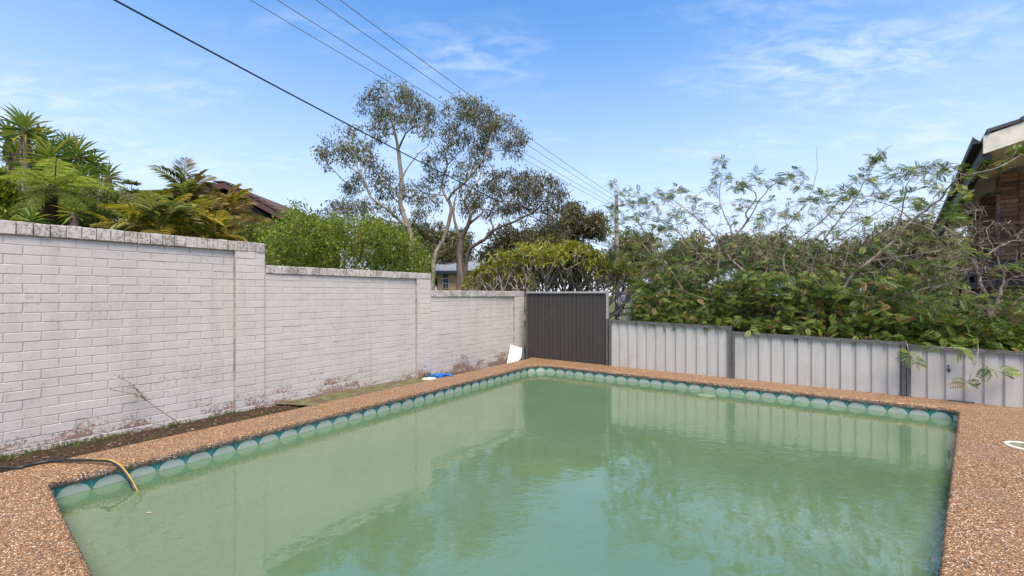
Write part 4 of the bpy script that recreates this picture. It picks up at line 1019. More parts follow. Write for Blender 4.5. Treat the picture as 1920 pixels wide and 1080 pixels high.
gum('gum_tree', 'tall gum tree with a pale curved trunk, leftmost of the gums', [
    (Z([(560, 1120), (558, 940), (545, 870), (500, 740), (505, 600), (490, 470), (485, 430)]), .24, .12),
    (Z([(485, 430), (465, 330), (450, 250, .4), (480, 170, .6)]), .11, .035), (Z([(488, 440), (530, 350, -.4), (600, 300, -.8), (650, 275, -1)]), .075, .025),
    (Z([(505, 600), (545, 530, .6), (600, 460, 1.2), (650, 420, 1.5)]), .07, .022),
    (Z([(545, 870), (480, 815, -.5), (420, 760, -.9), (340, 700, -1.1), (305, 620, -1.3), (270, 560, -1.5), (250, 480, -1.6), (200, 400, -1.8)]), .12, .03),
    (Z([(270, 570, -1.4), (200, 520, -1.7), (140, 500, -1.9)]), .05, .02), (Z([(290, 600, -1.3), (310, 520, -1.0), (340, 450, -.8)]), .04, .015),
    (Z([(500, 740), (450, 690, .8), (430, 640, 1.0), (400, 570, 1.2)]), .06, .02), (Z([(545, 870), (590, 780, .8), (640, 720, 1.2)]), .06, .02)],
    C([(235, 330, 75, 35), (125, 430, 75, 55), (215, 440, 80, 50), (300, 430, 60, 55), (90, 480, 40, 40), (250, 590, 45, 60), (440, 110, 100, 45), (355, 175, 65, 60), (510, 170, 90, 60), (605, 215, 90, 55), (690, 255, 50, 38), (465, 265, 100, 55), (640, 320, 55, 40), (380, 330, 50, 50), (400, 560, 65, 50), (440, 635, 70, 60), (560, 650, 75, 45), (640, 720, 70, 55), (250, 735, 115, 45), (350, 760, 100, 55), (170, 745, 60, 38), (100, 825, 70, 40), (560, 800, 60, 45), (330, 500, 40, 40), (230, 640, 40, 40)]), 21.5, 1.3, M_GUML, M_GUMB)
gum('gum_tree', 'tall gum tree with a pale grey forked trunk, in the middle of the gums', [
    ([(812, 560), (812, 520), (816, 480), (834, 442), (846, 396), (840, 372)], .22, .13),
    (Z([(757, 720), (725, 640, .3), (745, 560, .5), (755, 500, .7), (700, 430, .9), (680, 380, 1)]), .10, .025), (Z([(757, 720), (790, 670, -.3), (850, 620, -.6), (900, 560, -.8), (960, 480, -1), (1010, 430, -1.1), (1080, 380, -1.2)]), .11, .025),
    (Z([(740, 690), (640, 680, .5), (590, 650, .8), (560, 600, 1)]), .05, .02), (Z([(850, 620, -.6), (880, 500, -.2), (900, 400, .1), (890, 300, .3), (860, 230, .4)]), .07, .02),
    (Z([(760, 520, .6), (830, 440, .8), (900, 330, .9)]), .06, .018), (Z([(960, 480, -1), (990, 390, -.9), (1010, 320, -.8)]), .045, .018)],
    C([(830, 195, 75, 50), (900, 220, 85, 60), (975, 260, 70, 60), (1060, 295, 75, 45), (1130, 350, 55, 55), (1110, 430, 55, 45), (905, 370, 80, 60), (800, 350, 60, 50), (770, 410, 50, 45), (920, 450, 65, 50), (690, 500, 55, 45), (690, 610, 50, 35), (830, 545, 55, 55), (770, 250, 40, 50), (700, 560, 50, 40), (1000, 340, 60, 50)]), 23.0, 1.4, M_GUML, M_GUMB)
gum('gum_tree', 'dark limbed gum tree with a wide low crown, rightmost of the gums', [
    (Z([(826, 1200), (826, 1080), (825, 930)]), .30, .24), (Z([(825, 930), (795, 830, .3), (790, 760, .5), (800, 700, .7)]), .12, .05), (Z([(825, 930), (870, 850), (880, 790), (850, 730), (870, 680), (930, 600, .4)]), .17, .04),
    (Z([(850, 1180, .2), (870, 1000), (960, 930, -.4), (1010, 880, -.6), (1150, 820, -.9), (1250, 760, -1.2), (1320, 690, -1.3)]), .17, .03), (Z([(870, 850), (950, 780, .6), (930, 740, .8), (1000, 680, 1.0)]), .10, .025),
    (Z([(1010, 880, -.6), (1000, 800, -.3), (1100, 720, 0), (1180, 650, .2)]), .07, .02), (Z([(1150, 820, -.9), (1180, 870, -1.3), (1290, 850, -1.6)]), .06, .02), (Z([(930, 600, .4), (950, 520, .6), (1000, 450, .8)]), .05, .018)],
    C([(1100, 600, 95, 55), (1200, 600, 95, 55), (1300, 640, 80, 60), (1360, 700, 50, 60), (1230, 700, 110, 65), (1100, 690, 95, 60), (960, 640, 60, 50), (880, 660, 60, 50), (1330, 780, 75, 50), (1200, 560, 40, 28), (870, 740, 50, 50), (950, 760, 55, 45), (1150, 760, 60, 40), (1240, 840, 80, 40), (1000, 570, 60, 40), (1340, 860, 50, 45), (1050, 760, 60, 35)]), 21.0, 1.5, M_GUML2, M_GUMD, dens=1.1)
# denser trees standing further back
def backtree(cx, cy, rx, ry, Y, label, lm, seed, bm=None, llen=.24, dens=1.4, nmul=1.25):
    r_ = np.random.default_rng(seed); cl_ = []
    k = max(6, int(rx * ry / 260 * nmul * (.72 if lm is M_GREYL else 1)))
    for _ in range(k):
        a = r_.uniform(0, 2 * PI); q = math.sqrt(r_.uniform(0, 1)); x, y = math.cos(a) * q, math.sin(a) * q
        cl_.append((cx + x * rx * .85, cy + y * ry * .85, rx * r_.uniform(.16, .28) + 5, ry * r_.uniform(.16, .28) + 5))
    bx = cx + r_.uniform(-.2, .2) * rx
    gum('background_tree', label, [([(bx, 575), (bx + 3, cy + ry * .5), (cx, cy - ry * .1)], .22 * Y / 26, .06), ([(bx + 2, cy + ry * .6), (cx - rx * .5, cy, .5)], .10, .03), ([(bx + 2, cy + ry * .6), (cx + rx * .5, cy - ry * .1, -.5)], .10, .03)],
        cl_, Y, rx / F * Y * .6, lm, bm or M_GUMD, llen, dens, twigs=.75)
M_BACKL = leafmat('dark_olive_leaf', [(0, (0.055, 0.065, 0.022)), (0.4, (0.095, 0.101, 0.037)), (0.75, (0.160, 0.147, 0.056)), (1, (0.255, 0.219, 0.094))], .2, .5, .3)
M_GREYL = leafmat('grey_olive_leaf', [(0, (0.105, 0.108, 0.050)), (0.4, (0.161, 0.157, 0.076)), (0.75, (0.217, 0.203, 0.108)), (1, (0.280, 0.247, 0.138))], .25, .5, .3)
for a in ((735, 455, 70, 45, 26, 'dark spreading tree behind the bright green shrub', M_BACKL, 1), (830, 470, 55, 55, 30, 'dark bushy tree behind the pale gum trunk, above the yellow house', M_BACKL, 2), (985, 462, 85, 42, 27, 'wide olive tree behind the frangipani, under the rightmost gum', M_GUML2, 3),
          (1085, 430, 48, 48, 34, 'pale brown gum crown just left of the power pole', M_GUML2, 4), (1195, 490, 60, 52, 36, 'olive tree right behind the power pole', M_GREYL, 5), (1300, 482, 70, 48, 33, 'grey olive tree behind the left part of the big shrub', M_GREYL, 6),
          (1420, 482, 80, 55, 30, 'grey olive tree behind the middle of the big shrub', M_GREYL, 7), (1560, 490, 85, 60, 32, 'grey olive tree behind the long arching shrub branch', M_GREYL, 8), (1715, 490, 120, 70, 28, 'dull olive tree beside the balcony of the brick house', M_GREYL, 9),
          (1815, 515, 70, 50, 21, 'dull tree filling the gap behind the balcony of the brick house', M_GREYL, 15), (600, 440, 60, 34, 30, 'small dark tree beyond the tiled house and the green shrub', M_BACKL, 10), (925, 518, 62, 40, 17, 'yellow green bush in front of the yellow house', leafmat('yellow_green_leaf', [(0, (.05, .055, .015)), (.5, (.10, .095, .025)), (.9, (.20, .15, .05)), (1, (.26, .16, .06))], .3), 11), (1250, 530, 60, 40, 24, 'low olive bush behind the purple blossom', M_GREYL, 12)):
    backtree(*a)

# ------------------------------------------------------------------ bright green shrub behind the wall
def shrub(name, label, base, stems, pts_fn, lm, bm, cat='shrub', leaf=.035, wid=.4, per=10, r0=.03, twig_r=.003, T=LEAF, jit=.05, ind=0, up=0.4, twist=None, kk=3, shrink=.55, add=.4, droop=0.0):
    t = empty(name, base, label, cat); sk_ = Skel()
    for pts, ra, rb in stems: sk_.limb(pts, ra, rb, 6, .006)
    tips = pts_fn(); PP, AA = [], []
    tips = sorted(tips, key=lambda p: (Vector(p) - Vector(base)).length)
    for tip in tips:
        p = sk_.reach(tip, twig_r, 3, .2, r0 * .5, .6, kk, add=rng.random() < add, shrink=shrink)
        d = p[-1] - p[-2]; d = d / (np.linalg.norm(d) + 1e-6)
        u = rng.uniform(.35, 1.05, per); i = np.minimum((u * kk).astype(int), kk - 1); f = np.minimum(u * kk - i, 1.0)
        q = p[i] * (1 - f)[:, None] + p[i + 1] * f[:, None] + rng.normal(size=(per, 3)) * jit
        a = unit(d + rng.normal(size=(per, 3)) * .75 + np.array((0, 0, up - droop)))
        PP.append(q); AA.append(a)
    P = np.concatenate(PP); A = np.concatenate(AA); Uv = np.tile((0., 0, 1.), (len(P), 1)) + rng.normal(size=P.shape) * .55; Sd, U = frames(A, Uv)
    ln = rng.uniform(.65, 1.3, len(P)) * leaf; sc = np.stack([ln, ln * wid * rng.uniform(.8, 1.2, len(P)), ln], 1)
    sk_.mb.build('branches', bm, t, smooth=True)
    if ind: leaf_objects(t, lm, T, P, A, Sd, U, sc, ind)
    else:
        mb = MB(); scatter(mb, *T, P, A, Sd, U, sc); mb.build('foliage', lm, t)
    return t
M_TWIG = barkmat('grey_twig', [(.3, (.13, .105, .085)), (.5, (.25, .215, .18)), (.7, (.40, .36, .31))], 14); M_TWIGD = barkmat('brown_twig', [(.3, (.05, .036, .026)), (.6, (.13, .10, .075))], 14)
M_BRIGHT = leafmat('bright_green_leaf', [(0, (0.084, 0.128, 0.018)), (0.35, (0.148, 0.207, 0.029)), (0.7, (0.213, 0.274, 0.040)), (0.9, (0.321, 0.345, 0.060)), (1, (0.438, 0.379, 0.101))], .45, .5, .3)
def top_env(x, env):
    for (x0, y0), (x1, y1) in zip(env[:-1], env[1:]):
        if x0 <= x <= x1: return y0 + (y1 - y0) * (x - x0) / (x1 - x0)
    return env[-1][1]
def wall_Y(px): 
    r = (px - CX) / F; t = (4.739 + 3.949 * r) / (.6076 - .7942 * r); return 3.949 + .7942 * t
def region(n_, x0, x1, env, ybot, Yf, d0, d1, bias=1.0):
    def fn():
        P = []
        while len(P) < n_:
            x = rng.uniform(x0, x1); yt = top_env(x, env)
            if yt > ybot(x) - 2: continue
            y = yt + (ybot(x) - yt) * rng.uniform(0, 1) ** bias; P.append(tuple(at(x, y, Yf(x) + rng.uniform(d0, d1))))
        return P
    return fn
env1 = [(485, 470), (500, 440), (520, 425), (545, 412), (560, 395), (585, 418), (610, 420), (640, 418), (670, 424), (700, 416), (730, 430), (760, 440), (782, 455), (800, 478), (808, 500)]
b0 = at(640, 600, 9.4); b0.z = -.26
st_ = []
for k in range(9):
    x = 520 + k * 32; d_ = rng.uniform(-.5, .8); st_.append(([b0 + Vector((rng.uniform(-.3, .3), rng.uniform(-.3, .3), 0)), at(x * .5 + 320, 520, 9.2 + d_), at(x, 470, wall_Y(x) + 1.2 + d_), at(x + rng.uniform(-20, 20), top_env(x, env1) + 8, wall_Y(x) + 1.3 + d_)], .035, .008))
env1b = [(x, y - 16) for x, y in env1]
_ra, _rb = region(1350, 487, 806, env1, lambda x: 530, wall_Y, .45, 2.2, 1.0), region(170, 492, 815, env1b, lambda x: top_env(x, env1) + 12, wall_Y, .6, 1.8, 1.0)
shrub('green_shrub', 'bright green feathery shrub showing over the middle step of the wall', b0, st_, lambda: _ra() + _rb(), M_BRIGHT, M_TWIGD, leaf=.06, wid=.42, per=17, jit=.06)
# thin upright saplings poking out of it
b0 = at(566, 600, 10.8); b0.z = -.26
shrub('sapling', 'thin twiggy sapling sticking up between the tiled house and the gums', b0, [([b0, at(566, 500, 10.8), at(562, 440, 10.8), at(552, 392, 10.8)], .03, .006), ([at(563, 450, 10.8), at(590, 420, 10.9), at(612, 408, 11)], .012, .004), ([at(563, 460, 10.8), at(540, 430, 10.7), at(528, 425, 10.6)], .012, .004)],
      lambda: [tuple(at(rng.uniform(528, 618), rng.uniform(395, 440), 10.8 + rng.uniform(-.4, .4))) for _ in range(60)], leafmat('dull_green_leaf', [(0, (.05, .065, .02)), (.6, (.09, .10, .035)), (1, (.15, .13, .06))], .3), M_TWIGD, cat='tree', leaf=.08, wid=.4, per=9, jit=.05)

# ------------------------------------------------------------------ frangipani
M_FRB = barkmat('frangipani_bark', [(.3, (.15, .13, .10)), (.5, (.28, .25, .20)), (.7, (.40, .37, .31))], 8, (1, 1, .6))
M_FRL = leafmat('frangipani_leaf', [(0, (.12, .14, .014)), (.4, (.20, .215, .022)), (.75, (.28, .28, .036)), (.95, (.36, .32, .05)), (1, (.42, .22, .06))], .42, .4, .4)
def frangipani():
    Yc = 11.6; base = at(1050, 640, Yc); base.z = -.26
    t = empty('frangipani_tree', base, 'frangipani with forking bare grey branches and yellow green leaf tufts behind the dark panel', 'tree'); sk_ = Skel(); tips = []
    env = [(880, 512), (905, 498), (940, 478), (980, 462), (1030, 460), (1080, 462), (1130, 475), (1175, 492), (1200, 520)]
    def grow(p, d, L, r, depth):
        q = p + d * L
        dq = (q - fence_pt(1060)).dot(-FN)
        if dq < .35: q = q - FN * (.35 - dq)
        m_ = p.lerp(q, .5) + Vector(rng.normal(size=3)) * L * .07
        sk_.mb.tube([p, m_, q], [r, r * .88, r * .8], 6)
        px = CX + q.x / q.y * F; py = HY - (q.z - H) / q.y * F; lim = top_env(px, env) if 880 < px < 1200 else 560
        if depth == 0 or py < lim + rng.uniform(4, 26): tips.append((q, d)); return
        k = 3 if rng.random() < .38 else 2; a0 = rng.uniform(0, 2 * PI)
        o = d.orthogonal().normalized(); o2 = d.cross(o)
        for i in range(k):
            a = a0 + 2 * PI * i / k + rng.uniform(-.3, .3); s_ = rng.uniform(.38, .75)
            nd = (d + (o * math.cos(a) + o2 * math.sin(a)) * s_); nd.z += .18; nd.normalize()
            grow(q, nd, L * rng.uniform(.74, .92), r * .78, depth - 1)
    for k, (x, lean) in enumerate(((1000, -.75), (1035, -.35), (1060, .0), (1085, .35), (1110, .7), (1030, -1.05), (1100, 1.0), (1060, .1), (1045, -.2))):
        p = Vector((base.x + rng.uniform(-.25, .25), Yc + rng.uniform(-.3, .3), .1)); d = Vector((lean, rng.uniform(-.45, .45), .95)).normalized()
        grow(p, d, rng.uniform(.55, .75), .05, 6)
    sk_.mb.tube([base, base + Vector((0, 0, .5))], [.16, .14], 8)
    P, A, U_, sc = [], [], [], []
    for q, d in tips:
        px = CX + q.x / q.y * F; py = HY - (q.z - H) / q.y * F; lim = top_env(px, [(860, 530), (905, 498), (940, 478), (980, 462), (1080, 462), (1130, 475), (1175, 492), (1210, 530)])
        if py < lim + 36 or (py < lim + 70 and rng.random() < .3):
            o = d.orthogonal().normalized(); o2 = d.cross(o); nL = rng.integers(5, 9); a0 = rng.uniform(0, 6)
            for i in range(nL):
                a = a0 + i * 2.4; el_ = rng.uniform(.1, .75); v = (o * math.cos(a) + o2 * math.sin(a)) * 1.0 + d * el_ + Vector((0, 0, .12)); v.normalize()
                P.append(tuple(q - d * .02)); A.append(tuple(v)); l = rng.uniform(.11, .22); sc.append((l, l * .30, l * 1.3))
    P, A, sc = np.array(P), np.array(A), np.array(sc); Sd, U = frames(A, np.tile((0., 0, 1), (len(P), 1)) + rng.normal(size=P.shape) * .25)
    sk_.mb.build('branches', M_FRB, t, smooth=True); leaf_objects(t, M_FRL, LEAF6, P, A, Sd, U, sc, 300)
    print('frangipani tips', len(tips), 'leaves', len(P))
frangipani()
# purple jacaranda blossom behind
M_PUR = leafmat('purple_blossom', [(0, (.22, .16, .45)), (.5, (.34, .27, .62)), (1, (.50, .42, .74))], .3)
b0 = at(1195, 620, 15.5); b0.z = -.26
shrub('jacaranda', 'purple blossoming bush glimpsed between the frangipani and the big shrub', b0, [([b0, at(1195, 580, 15.5), at(1195, 520, 15.5)], .05, .015)], region(120, 1158, 1262, [(1150, 530), (1190, 512), (1230, 530), (1262, 570)], lambda x: 600, lambda x: 15.5, -.8, .8), M_PUR, M_TWIGD, leaf=.075, wid=.7, per=16, jit=.08)

# ------------------------------------------------------------------ big arching shrub behind the fence
M_CAL = leafmat('pinnate_leaf', [(0, (0.041, 0.078, 0.012)), (0.3, (0.076, 0.130, 0.019)), (0.6, (0.123, 0.185, 0.028)), (0.78, (0.189, 0.248, 0.043)), (0.91, (0.274, 0.308, 0.058)), (0.935, (0.218, 0.101, 0.053)), (0.975, (0.320, 0.167, 0.082)), (1, (0.435, 0.295, 0.117))], .3, .4, .4)
M_CALB = barkmat('pale_shrub_bark', [(.3, (.12, .095, .075)), (.5, (.24, .20, .165)), (.7, (.42, .375, .33))], 10)
fY = lambda px: fence_pt(px).y
big = empty('arching_shrub', fence_pt(1450) + Vector((.3, .9, -.26)), 'large arching shrub with feathery leaves and pale bare branches spreading behind the fence', 'shrub')
sk_ = Skel()
def lp(x, y, d): return at(x, y, fY(min(x, 1850)) + d)
root1 = lp(1405, 625, .55); root1.z = -.26; root2 = lp(1585, 640, .6); root2.z = -.26; root3 = lp(1500, 640, .9); root3.z = -.26
LIM = [([root1, lp(1398, 606, .5), lp(1368, 572, .45), lp(1320, 560, .45), lp(1283, 548, .5)], .05, .018), ([lp(1392, 598, .5), lp(1368, 588, .7), lp(1340, 560, 1.0), lp(1345, 520, 1.2), lp(1314, 481, 1.3), lp(1278, 442, 1.4), lp(1256, 425, 1.4)], .036, .008),
       ([lp(1398, 606, .5), lp(1420, 575, .6), lp(1432, 540, .8), lp(1361, 473, 1.0), lp(1400, 417, 1.1), lp(1398, 400, 1.1), lp(1419, 370, 1.2), lp(1408, 356, 1.2), lp(1385, 345, 1.3)], .036, .006),
       ([lp(1345, 520, 1.2), lp(1347, 459, 1.3), lp(1322, 425, 1.3), lp(1294, 400, 1.4), lp(1267, 378, 1.5), lp(1235, 362, 1.5)], .020, .005), ([lp(1283, 548, .6), lp(1250, 495, .9), lp(1211, 442, 1.0), lp(1183, 389, 1.1), lp(1158, 350, 1.2)], .02, .005),
       ([lp(1361, 473, 1.0), lp(1372, 440, 1.0), lp(1350, 380, 1.1), lp(1352, 335, 1.2), lp(1356, 300, 1.3)], .016, .004), ([lp(1400, 417, 1.1), lp(1425, 375, 1.1), lp(1447, 348, 1.1), lp(1480, 334, 1.2), lp(1507, 325, 1.3)], .014, .004),
       ([root2, lp(1582, 600, .6), lp(1582, 538, .7), lp(1631, 489, .8), lp(1676, 452, .9), lp(1712, 411, 1.0), lp(1761, 375, .9), lp(1786, 342, .8), lp(1826, 326, .6), lp(1871, 314, .4), lp(1916, 289, .3)], .036, .006),
       ([lp(1560, 560, .8), lp(1521, 505, .9), lp(1560, 430, 1.0), lp(1602, 375, 1.1), lp(1631, 322, 1.2), lp(1651, 297, 1.2)], .022, .004), ([root3, lp(1495, 560, .9), lp(1470, 500, 1.0), lp(1480, 464, 1.1), lp(1553, 403, 1.2), lp(1586, 355, 1.3), lp(1610, 335, 1.3)], .03, .005),
       ([root3, lp(1480, 580, 1.2), lp(1450, 520, 1.3), lp(1468, 440, 1.4), lp(1510, 380, 1.5), lp(1530, 330, 1.5), lp(1532, 275, 1.5)], .022, .003), ([lp(1676, 452, .9), lp(1690, 400, .9), lp(1700, 350, .8), lp(1722, 318, .8), lp(1765, 315, .8)], .014, .004),
       ([lp(1631, 489, .8), lp(1690, 480, .7), lp(1760, 470, .6), lp(1800, 440, .5)], .014, .004), ([lp(1582, 600, .6), lp(1640, 570, .6), lp(1720, 545, .5), lp(1790, 530, .45)], .02, .006), ([lp(1712, 411, 1.0), lp(1670, 385, 1.0), lp(1610, 372, 1.1), lp(1560, 372, 1.1)], .010, .003),
       ([lp(1495, 560, .9), lp(1540, 470, 1.4), lp(1640, 400, 1.6), lp(1700, 370, 1.6)], .016, .004), ([lp(1420, 575, .6), lp(1440, 480, 1.6), lp(1420, 420, 1.8), lp(1450, 385, 1.8)], .014, .004)]
for pts, ra, rb in LIM: sk_.limb(pts, ra, rb, 6, .006)
# bare fine twigs in the open middle
for _ in range(1300):
    x = rng.uniform(1190, 1860); y = rng.uniform(380, 520); sk_.reach(lp(x, y, rng.uniform(.2, 1.6)), .0028, 3, .22, .010, .3, 4, add=rng.random() < .5, shrink=.6)
tops = [(1150, 352), (1165, 370), (1185, 360), (1205, 372), (1230, 360), (1255, 366), (1270, 350), (1285, 362), (1305, 372), (1330, 355), (1340, 340), (1352, 322), (1355, 300), (1368, 338), (1380, 350), (1400, 345), (1420, 330), (1440, 345), (1455, 342), (1480, 332), (1500, 322), (1500, 345), (1520, 372), (1545, 365), (1565, 372), (1580, 358), (1600, 362), (1610, 336), (1625, 318), (1640, 302), (1650, 296), (1640, 345), (1680, 335), (1672, 318), (1700, 318), (1722, 322), (1745, 312), (1765, 316), (1760, 350), (1735, 350), (1700, 368), (1660, 362), (1640, 372), (1790, 318), (1830, 322), (1850, 306), (1875, 305), (1900, 295), (1915, 285), (1800, 345), (1770, 392), (1745, 402), (1790, 400), (1810, 372), (1720, 385)]
T_ = []
for x, y in tops: T_ += [(x + rng.normal() * 6, y + rng.normal() * 5, rng.uniform(.5, 1.5)) for _ in range(4)]
T_ += [(rng.uniform(1170, 1800), rng.uniform(375, 500), rng.uniform(.4, 1.8)) for _ in range(210)]
T_ += [(rng.uniform(1135, 1260), rng.uniform(375, 500), rng.uniform(.7, 1.8)) for _ in range(120)]
low_env = [(1185, 560), (1210, 520), (1250, 498), (1330, 500), (1400, 505), (1480, 500), (1560, 520), (1640, 540), (1700, 560), (1760, 588), (1860, 598), (1990, 605)]
for _ in range(2350):
    x = rng.uniform(1188, 1960); yt = top_env(x, low_env); yb = HY + (H - (fz(min(x, 1900), top_env(x, [(1100, 596), (1370, 612), (1700, 645), (2000, 662)])))) / fY(x) * F
    yt -= abs(rng.normal()) * 55 if rng.random() < .4 else -8; T_.append((x, yt + (yb + 4 - yt) * rng.uniform(0, 1) ** .75, rng.uniform(.10, 1.5)))
# dark inner mass close to the fence top
T_ += [(x, top_env(x, [(1100, 596), (1370, 612), (1700, 645), (2000, 662)]) - rng.uniform(-2, 14), rng.uniform(.05, .35)) for x in rng.uniform(1200, 1930, 150)]
PP, AA, SC = [], [], []
rootv = np.array(root3)
for x, y, d in T_:
    tip = lp(x, y, d); p = sk_.reach(tip, .002, 3, .18, .008, .3, 3, add=rng.random() < .25, shrink=.5)
    lowz = y > 500; k = rng.integers(7, 12) if lowz else rng.integers(3, 8)
    dr = unit(p[-1] - p[-2]); u = rng.uniform(.45, 1.0, k)
    q = p[-2] + (p[-1] - p[-2]) * u[:, None] + rng.normal(size=(k, 3)) * (.045 if lowz else .02)
    a = rng.normal(size=(k, 3)) * .75 + dr * .5; a[:, 2] = a[:, 2] * .5 - (.12 if lowz else -.05); PP.append(q); AA.append(unit(a)); SC.append(np.full(k, 0.98 if lowz else 1.05))
P, A, s0_ = np.concatenate(PP), np.concatenate(AA), np.concatenate(SC)
Uv = np.tile((0., -.25, 1.), (len(P), 1)) + rng.normal(size=P.shape) * .4; Sd, U = frames(A, Uv); ln = rng.uniform(.085, .175, len(P)) * s0_
sk_.mb.build('branches', M_CALB, big, smooth=True); leaf_objects(big, M_CAL, PINN, P, A, Sd, U, np.stack([ln, ln * .95, ln], 1), 300)
print('shrub leaves', len(P))
# red pompom buds
M_RED = plain('crimson_bud', (.22, .012, .02), .7, .3, 30, bmp=0)
for x, y in ((1624, 549), (1711, 598)):
    mb = MB(); c = lp(x, y, .08); m = 14; d_ = rdir(60); 
    for v in d_: mb.tube([tuple(c), tuple(np.array(c) + v * .022)], .0018, 3)
    mb.build('flower_bud', M_RED, big)
# sprigs hanging down in front of the fence
def sprig(label, stem, leaves, seed):
    base = stem[0]; t = empty('hanging_sprig', base, label, 'sprig', 'leafy sprigs hanging over the pale fence'); s_ = Skel()
    s_.limb(stem, .004, .002, 5); P, A, sc = [], [], []
    for (x, y, ax, az, l) in leaves:
        d = fY(x) - .16; p = at(x, y, d); s_.reach(p, .0015, 3, .1, .003, 0, 3); P.append(tuple(p)); A.append((ax, random.uniform(-.35, .1), az)); sc.append(l)
    P, A = np.array(P), unit(np.array(A)); sc = np.array(sc) * 1.35; Sd, U = frames(A, np.tile((0., -.75, .7), (len(P), 1)) + rng.normal(size=P.shape) * .2)
    s_.mb.build('stem', M_CALB, t); leaf_objects(t, M_CAL, PINN, P, A, Sd, U, np.stack([sc, sc, sc], 1), len(P))
hs = lambda x, y, o=.16: at(x, y, fY(x) - o)
sprig('leafy sprig hanging over the fence post between the two right hand bays', [hs(1699, 636, -.12), hs(1701, 648, .08), hs(1706, 664), hs(1712, 676)], [(1706, 662, -.9, .1, .12), (1704, 666, -.85, -.3, .12), (1710, 670, -.5, -.8, .11), (1714, 674, .9, -.35, .14), (1712, 676, .6, -.7, .11), (1716, 672, .95, .0, .10), (1703, 660, -.8, .35, .10), (1708, 668, .5, .6, .07)], 1)
sprig('lowest leafy sprig dangling in front of the fence, above the deck corner', [hs(1832, 630, -.1), hs(1834, 655, .05), hs(1832, 672), hs(1826, 690), hs(1818, 710), hs(1812, 718)], [(1812, 716, -.95, .18, .14), (1810, 719, -.97, -.12, .13), (1814, 719, .95, .2, .13), (1814, 720, .95, -.1, .13), (1811, 721, -.2, -.9, .06), (1820, 700, -.9, .3, .06), (1830, 676, -.4, -.6, .05)], 2)
sprig('leafy sprig reaching right in front of the fence at the edge of the picture', [hs(1832, 660, .05), hs(1836, 676), hs(1848, 688), hs(1868, 696), hs(1884, 699)], [(1850, 688, -.3, -.9, .14), (1852, 688, -.55, -.75, .12), (1856, 690, .5, -.5, .10), (1872, 696, .9, .35, .15), (1880, 698, .95, .12, .16), (1878, 699, .95, -.2, .12), (1862, 692, -.6, .25, .10)], 3)
sprig('leafy sprig lying along the top rail of the rightmost fence bay', [hs(1728, 640, -.1), hs(1752, 650, .03), hs(1790, 652, .06)], [(1765, 652, -.95, .0, .16), (1745, 651, -.9, .1, .14), (1790, 652, .8, -.4, .15), (1800, 656, .9, -.3, .14), (1808, 654, .7, -.6, .14), (1796, 660, .2, -.9, .10), (1780, 651, .9, .2, .13)], 4)
sprig('small yellowish sprig drooping over the top rail of the middle bay', [hs(1408, 612, -.1), hs(1407, 619, .04), hs(1403, 624, .08)], [(1407, 619, -.7, -.7, .10), (1404, 622, -.5, -.8, .09), (1410, 620, .7, -.2, .10), (1406, 618, .9, .3, .10)], 5)

# twiggy half bare shrub in front of the balcony
b0 = lp(1868, 640, .35); b0.z = -.26; t = empty('twiggy_shrub', b0, 'half bare shrub with tangled grey twigs in front of the house balcony', 'shrub'); sk_ = Skel()
for pts, ra, rb in (([b0, lp(1862, 640, .35), lp(1856, 600, .35), lp(1850, 560, .35), lp(1835, 520, .35), lp(1822, 485, .4)], .045, .014), ([lp(1856, 600, .35), lp(1872, 560, .3), lp(1880, 520, .3), lp(1870, 480, .3)], .03, .01), ([lp(1850, 560, .35), lp(1800, 540, .3), lp(1770, 525, .3)], .014, .005), ([lp(1856, 610, .35), lp(1900, 570, .25), lp(1940, 540, .2)], .02, .008), ([lp(1835, 520, .35), lp(1850, 480, .3), lp(1890, 455, .3), lp(1920, 450, .3)], .014, .006), ([lp(1870, 480, .3), lp(1850, 440, .3), lp(1862, 415, .3)], .010, .004)): sk_.limb(pts, ra, rb, 7, .008)
for _ in range(150):
    x = rng.uniform(1770, 1960); y = rng.uniform(410, 560); sk_.reach(lp(x, y, rng.uniform(.1, .75)), .004, 4, .28, .011, .2, 5, add=True, shrink=.6)
for _ in range(300):
    x = rng.uniform(1790, 1960); y = rng.uniform(410, 620); sk_.reach(lp(x, y, rng.uniform(.1, .75)), .0022, 3, .3, .006, .0, 4, add=True, shrink=.6)
M_DEADT = barkmat('dead_twig_bark', [(.3, (.085, .062, .052)), (.5, (.17, .13, .11)), (.7, (.31, .26, .225))], 12)
sk_.mb.build('branches', M_DEADT, t, smooth=True)
PP = []
for x, y in ((1790, 410), (1800, 440), (1818, 470), (1800, 488), (1845, 478), (1905, 492), (1890, 500), (1850, 555), (1870, 575), (1830, 560), (1780, 560), (1910, 545), (1780, 600), (1800, 470), (1815, 455)):
    for _ in range(7): PP.append(tuple(lp(x + rng.normal() * 9, y + rng.normal() * 4, rng.uniform(0, .4))))
P = np.array(PP); A = rng.normal(size=P.shape); A[:, 2] *= .35; A = unit(A); Sd, U = frames(A, np.tile((0., -.4, 1.), (len(P), 1))); ln = rng.uniform(.09, .17, len(P))
M_FRESH = leafmat('fresh_pinnate_leaf', [(0, (.07, .12, .018)), (.5, (.12, .18, .026)), (1, (.18, .23, .04))], .35)
leaf_objects(t, M_FRESH, PINN, P, A, Sd, U, np.stack([ln, ln, ln], 1), len(P))

